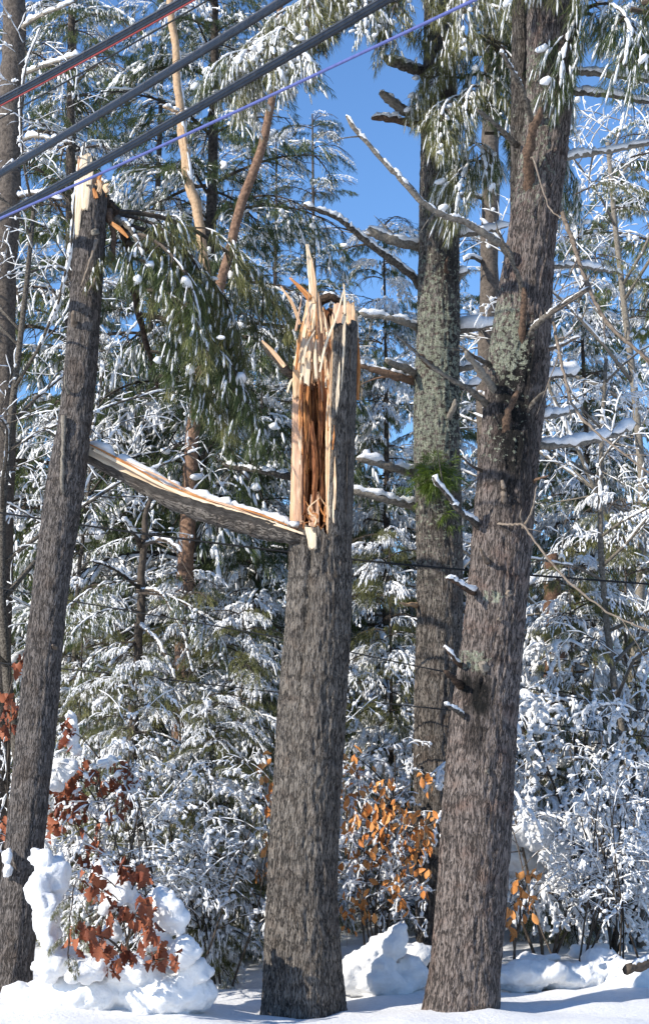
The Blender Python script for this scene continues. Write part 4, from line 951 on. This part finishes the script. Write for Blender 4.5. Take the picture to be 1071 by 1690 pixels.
leafy('beech_sapling', 'beech twig with a few orange leaves showing past the stump on the stave side', 'beech', 440, 13.0,
      [(438, 1270, 10, 22, 7), (444, 1320, 8, 24, 7), (436, 1395, 8, 14, 4), (430, 1445, 14, 16, 6)], .08)
leafy('beech_sapling', 'small beech with orange leaves at the foot of the stout pine on the brush side', 'beech', 850, 12.8,
      [(852, 1460, 12, 14, 6), (880, 1452, 14, 12, 6), (845, 1500, 12, 18, 8), (872, 1505, 14, 18, 10), (842, 1535, 12, 16, 8), (862, 1480, 10, 12, 5)], .075)
leafy('oak_sapling', 'oak sapling with rust-red leaves and lumps of snow beside the leaning pine', 'oak', 150, 12.6,
      [(110, 1215, 14, 24, 12), (95, 1310, 20, 30, 16), (120, 1290, 22, 30, 26), (135, 1330, 18, 24, 18), (105, 1360, 26, 22, 22), (160, 1280, 14, 18, 10), (195, 1290, 20, 26, 22), (205, 1315, 14, 24, 14), (225, 1300, 12, 16, 9),
       (165, 1390, 12, 20, 9), (200, 1430, 14, 20, 10), (235, 1448, 14, 14, 10), (145, 1420, 20, 18, 8), (185, 1345, 14, 14, 6)], .085, None, 'oak sapling')
leafy('oak_sapling', 'oak sapling with rust-red leaves on the far side of the leaning pine', 'oak', -10, 12.9,
      [(12, 1180, 16, 26, 22), (34, 1100, 10, 20, 10), (15, 1215, 14, 14, 8), (2, 1380, 8, 24, 8)], .085, None, 'oak sapling')
leafy('oak_sapling', 'low oak sapling with big brown leaves poking out of the snow mound', 'oak', 200, 11.2,
      [(195, 1510, 18, 16, 13), (238, 1525, 18, 22, 18), (155, 1555, 24, 20, 18), (215, 1580, 20, 18, 14), (262, 1580, 16, 20, 14), (290, 1590, 16, 14, 8), (165, 1480, 14, 16, 9), (240, 1500, 14, 12, 9), (130, 1540, 12, 14, 8), (185, 1600, 24, 16, 10), (150, 1450, 12, 16, 9), (235, 1450, 16, 12, 11), (200, 1440, 14, 16, 9), (250, 1545, 14, 18, 10), (175, 1575, 16, 14, 9)], .085, None, 'oak sapling')

t = thing('pine_seedling', 'little green pine seedling drooping over the edge of the snow mound', 'seedling', P(118, 1610, 11.0))
branch(t, [(116, 1600), (113, 1560), (120, 1480), (127, 1448)], 1.6, .8, 11.15, 0, TWIG, 0, 'stem')
for x, y, yaw, s_ in ((126, 1450, -30, .2), (122, 1480, 200, .2), (118, 1500, -80, .22), (114, 1530, 30, .2), (112, 1545, 180, .22), (113, 1575, -60, .2)):
    bough_obj(t, 'hang', int(s_ * 100) % 4, P(x, y, 11.12), R(yaw), R(-5), s_ * .85, NEED_OLIVE)
# ------------------------------------------------------------------ heaped snow
def snow_heap(name, label, blobs, Y, voxel=.022, amp=.035, cat='snow mound'):
    """lumps of snow melted together; blobs: (x, y, rx, ry, dY) in photo pixels"""
    bm = bmesh.new(); more = []
    for x, y, rx, ry, dY in blobs:                    # small lumps break up every big one
        for k in range(5):
            a = rng.random() * 6.28; q = rng.uniform(.3, .5); more.append((x + rx * .8 * math.cos(a), y + ry * .8 * math.sin(a), max(rx * q, 4), max(ry * q * .9, 4), dY + rng.uniform(-.06, .06)))
    for x, y, rx, ry, dY in [(b[0], b[1], b[2] * .85, b[3] * .85, b[4]) for b in blobs] + more:
        m = M_PX(y, Y); c = P(x, y, Y + dY); r = bmesh.ops.create_icosphere(bm, subdivisions=2, radius=1)
        rd = (rx + ry) / 2
        for v in r['verts']: v.co = Vector((v.co.x * rx * m + c[0], v.co.y * min(rd, 60) * m * .9 + c[1], v.co.z * ry * m + c[2]))
    me = bpy.data.meshes.new('tmp'); bm.to_mesh(me); bm.free(); o = bpy.data.objects.new('tmp', me); COL.objects.link(o)
    md = o.modifiers.new('r', 'REMESH'); md.mode = 'VOXEL'; md.voxel_size = voxel; md.use_smooth_shade = True
    sm = o.modifiers.new('s', 'SMOOTH'); sm.iterations = 3
    ev = o.evaluated_get(bpy.context.evaluated_depsgraph_get()); me2 = bpy.data.meshes.new_from_object(ev)
    n = len(me2.vertices); co = np.empty(n * 3, np.float32); me2.vertices.foreach_get('co', co); co = co.reshape(-1, 3).astype(float)
    no = np.empty(n * 3, np.float32); me2.vertices.foreach_get('normal', no); no = no.reshape(-1, 3)
    d = (fbm(co * 7, 3) - .5) * amp * 2.6 + (1 - 2 * np.abs(fbm(co * 16 + 3, 2) - .5) * 2) * amp * .55 + (fbm(co * 42, 2) - .5) * amp * .7
    me2.vertices.foreach_set('co', (co + no * d[:, None]).astype(np.float32).ravel()); me2.update()
    me2.materials.clear(); me2.materials.append(SNOW); me2.polygons.foreach_set('use_smooth', [True] * len(me2.polygons))
    bpy.data.objects.remove(o); b = link(me2, name); tag(b, label, cat); return b
snow_heap('snow_mound', 'lumpy mound of snow piled over the low oak sapling by the leaning pine',
    [(72, 1420, 20, 26, .1), (66, 1470, 18, 40, .05), (80, 1520, 22, 46, 0), (95, 1450, 20, 40, .15), (85, 1590, 34, 30, 0), (165, 1440, 14, 16, 0), (185, 1460, 20, 18, 0), (205, 1475, 24, 20, 0), (225, 1490, 14, 16, .05), (178, 1490, 16, 22, .1),
     (270, 1490, 26, 22, 0), (285, 1515, 22, 30, 0), (262, 1530, 22, 40, .1), (180, 1545, 24, 22, .2), (300, 1570, 30, 26, 0), (150, 1600, 40, 20, -.05), (215, 1600, 50, 34, .1), (130, 1640, 110, 46, .2), (270, 1640, 110, 50, .2), (320, 1600, 26, 24, .1), (115, 1580, 24, 20, .1)], 11.3, .02, .03)
snow_heap('snow_clump', 'clump of snow caught on the oak sapling above the rust-red leaves', [(104, 1272, 24, 18, 0), (90, 1290, 12, 16, 0), (118, 1262, 14, 12, .05)], 12.45, .014, .02, 'snow clump')
snow_heap('snow_clump', 'small clump of snow on the oak twig tip over the slim pine stem', [(180, 1258, 18, 11, 0), (170, 1262, 10, 10, 0)], 12.5, .012, .015, 'snow clump')
snow_heap('snow_clump', 'tall clump of snow on the oak twig next to the leaning trunk', [(118, 1190, 10, 18, 0), (122, 1215, 9, 22, 0), (128, 1238, 8, 12, 0)], 12.6, .012, .015, 'snow clump')
snow_heap('snow_clump', 'patch of snow stuck to the bark low on the leaning trunk', [(14, 1415, 8, 14, 0), (12, 1435, 7, 12, 0)], 11.86, .01, .01, 'snow clump')
snow_heap('snow_mound', 'smooth snow-covered log end between the stump and the stout pine', [(575, 1610, 34, 34, 0), (610, 1580, 34, 26, 0), (640, 1560, 28, 24, 0), (658, 1540, 18, 18, 0), (620, 1620, 60, 30, 0), (680, 1610, 40, 26, .1), (690, 1575, 30, 14, .4)], 12.7, .022, .03)
snow_heap('snow_mound', 'broad snow bank below the brush beside the stout pine', [(860, 1610, 60, 26, 0), (930, 1615, 70, 24, .1), (1000, 1600, 60, 24, .2), (1060, 1620, 60, 30, .1), (980, 1570, 40, 14, .6), (880, 1585, 40, 14, .4)], 12.9, .025, .04)
snow_heap('snow_mound', 'steep snow-covered bush leaning from the stout pine towards the brush', [(860, 1370, 30, 24, 0), (885, 1385, 26, 26, 0), (910, 1410, 24, 22, .05), (930, 1440, 18, 20, .1), (855, 1410, 24, 40, .2), (880, 1440, 24, 40, .3)], 14.0, .03, .06)

t = thing('fallen_log', 'dark fallen log with snow on top lying at the edge of the snow bank', 'log', P(1060, 1600, 12.2))
branch(t, [(1036, 1600), (1060, 1592), (1085, 1584), (1130, 1570)], 7, 10, 12.2, 6, TWIG, .2, 'log', twigs=2)

# ------------------------------------------------------------------ overhead cables
def hang_line(p0, p1, n=120, ext=1.6, sag=.010):
    """a sagging line through two seen points and on beyond both"""
    t = np.linspace(-ext, 1 + ext, n)[:, None]; d = p1 - p0; L = np.linalg.norm(d)
    return p0 + d * t + np.array([0, 0, 1.]) * (sag * L * (t * (t - 1)))
M_CABLE = m_plain('cable_sheath', (.008, .010, .014), (.022, .026, .034), 30, .33, .2, .002)
M_MESS = m_plain('steel_strand', (.035, .04, .048), (.08, .085, .10), 60, .45, .6, .002)
M_RED = m_plain('red_wire', (.20, .03, .03), (.30, .06, .05), 30, .45, .1, .001)
M_BLUE = m_plain('blue_wire', (.055, .07, .21), (.10, .12, .31), 30, .4, .1, .001)
M_THIN = m_plain('black_wire', (.012, .012, .012), (.03, .03, .03), 30, .5, .1, .001)
def depth_for(y, hgt):
    dy = (H_PX / 2 - y) / F_PX; return (hgt - EYE) * (_cp - dy * _sp) / (_sp + dy * _cp)
def cable(label, a, b, hgt, strands, lash=True, name='overhead_cable', hgt2=None):
    p0 = P(a[0], a[1], depth_for(a[1], hgt)); p1 = P(b[0], b[1], depth_for(b[1], hgt2 or hgt)); q = hang_line(p0, p1, 160)
    t = thing(name, label, 'cable', q[80], 'overhead cables'); tn = nrm(np.gradient(q, axis=0)); e1 = nrm(np.cross(tn, [0, 0, 1.])); e2 = np.cross(e1, tn)
    for nm, ox, oz, r, mat in strands: g = Geo(); g.tube(q + e1 * ox + e2 * oz, r, 10); g.build(nm, [mat], t)
    if lash:
        n = 1800; u = np.linspace(0, 1, n); L = np.linalg.norm(q[-1] - q[0]); ph = u * L / .28 * 2 * math.pi; i = u * 159
        I = lambda A: np.stack([np.interp(i, np.arange(160), A[:, k]) for k in range(3)], 1)
        rr = lash; g = Geo(); g.tube(I(q) + I(e1) * (np.cos(ph) * rr)[:, None] + I(e2) * (np.sin(ph) * rr)[:, None], .0022, 3); g.build('lashing_wire', [M_MESS], t)
cable('thick lashed black cable with a red wire, highest on the pole line', (0, 168), (306, 0), 6.3, [('cable', 0, -.004, .019, M_CABLE), ('messenger', .006, .023, .008, M_MESS), ('cable', .012, -.030, .011, M_CABLE), ('red_wire', .016, -.047, .006, M_RED)], .036)
cable('thin black drop wire just under the red-striped cable', (0, 196), (330, 8), 6.15, [('wire', 0, 0, .006, M_THIN)], 0, 'overhead_wire')
cable('thick double black cable crossing above the torn pine top', (0, 288), (472, 0), 5.6, [('cable', 0, 0, .021, M_CABLE), ('messenger', 0, .028, .009, M_MESS), ('cable', .02, -.026, .013, M_CABLE)], .038)
cable('lashed black cable lying just over the torn pine top', (0, 358), (632, 0), 5.2, [('cable', 0, -.010, .016, M_CABLE), ('messenger', 0, .014, .008, M_MESS), ('cable', .012, -.034, .010, M_CABLE)], .034)
cable('single bright blue wire strung below the black cables', (20, 352), (782, 0), 5.05, [('wire', 0, 0, .0085, M_BLUE)], 0, 'overhead_wire')
def wood_wire(label, pxs, r):
    t = thing('thin_wire', label, 'wire', P(*pxs[1]), 'thin wires through the wood'); q = resample([P(*p) for p in pxs], 80); g = Geo(); g.tube(q, r, 6); g.build('wire', [M_THIN], t)
wood_wire('topmost thin black wire passing behind the stump and before the lichen-grey pine', [(-300, 800, 13.6), (0, 846, 13.6), (230, 880, 13.6), (470, 910, 13.6), (690, 934, 13.6), (1071, 964, 13.5), (1400, 985, 13.5)], .0085)
wood_wire('middle thin black wire passing behind the snapped stump', [(-300, 905, 13.8), (0, 970, 13.8), (200, 1006, 13.8), (460, 1052, 13.8), (690, 1100, 13.8), (860, 1134, 13.8), (1071, 1174, 13.8), (1400, 1230, 13.8)], .006)
wood_wire('lowest thin black wire passing behind the snapped stump', [(-300, 1060, 13.9), (0, 1094, 13.9), (200, 1113, 13.9), (455, 1142, 13.9), (740, 1172, 13.9), (850, 1188, 13.9), (1071, 1216, 13.9), (1400, 1250, 13.9)], .006)
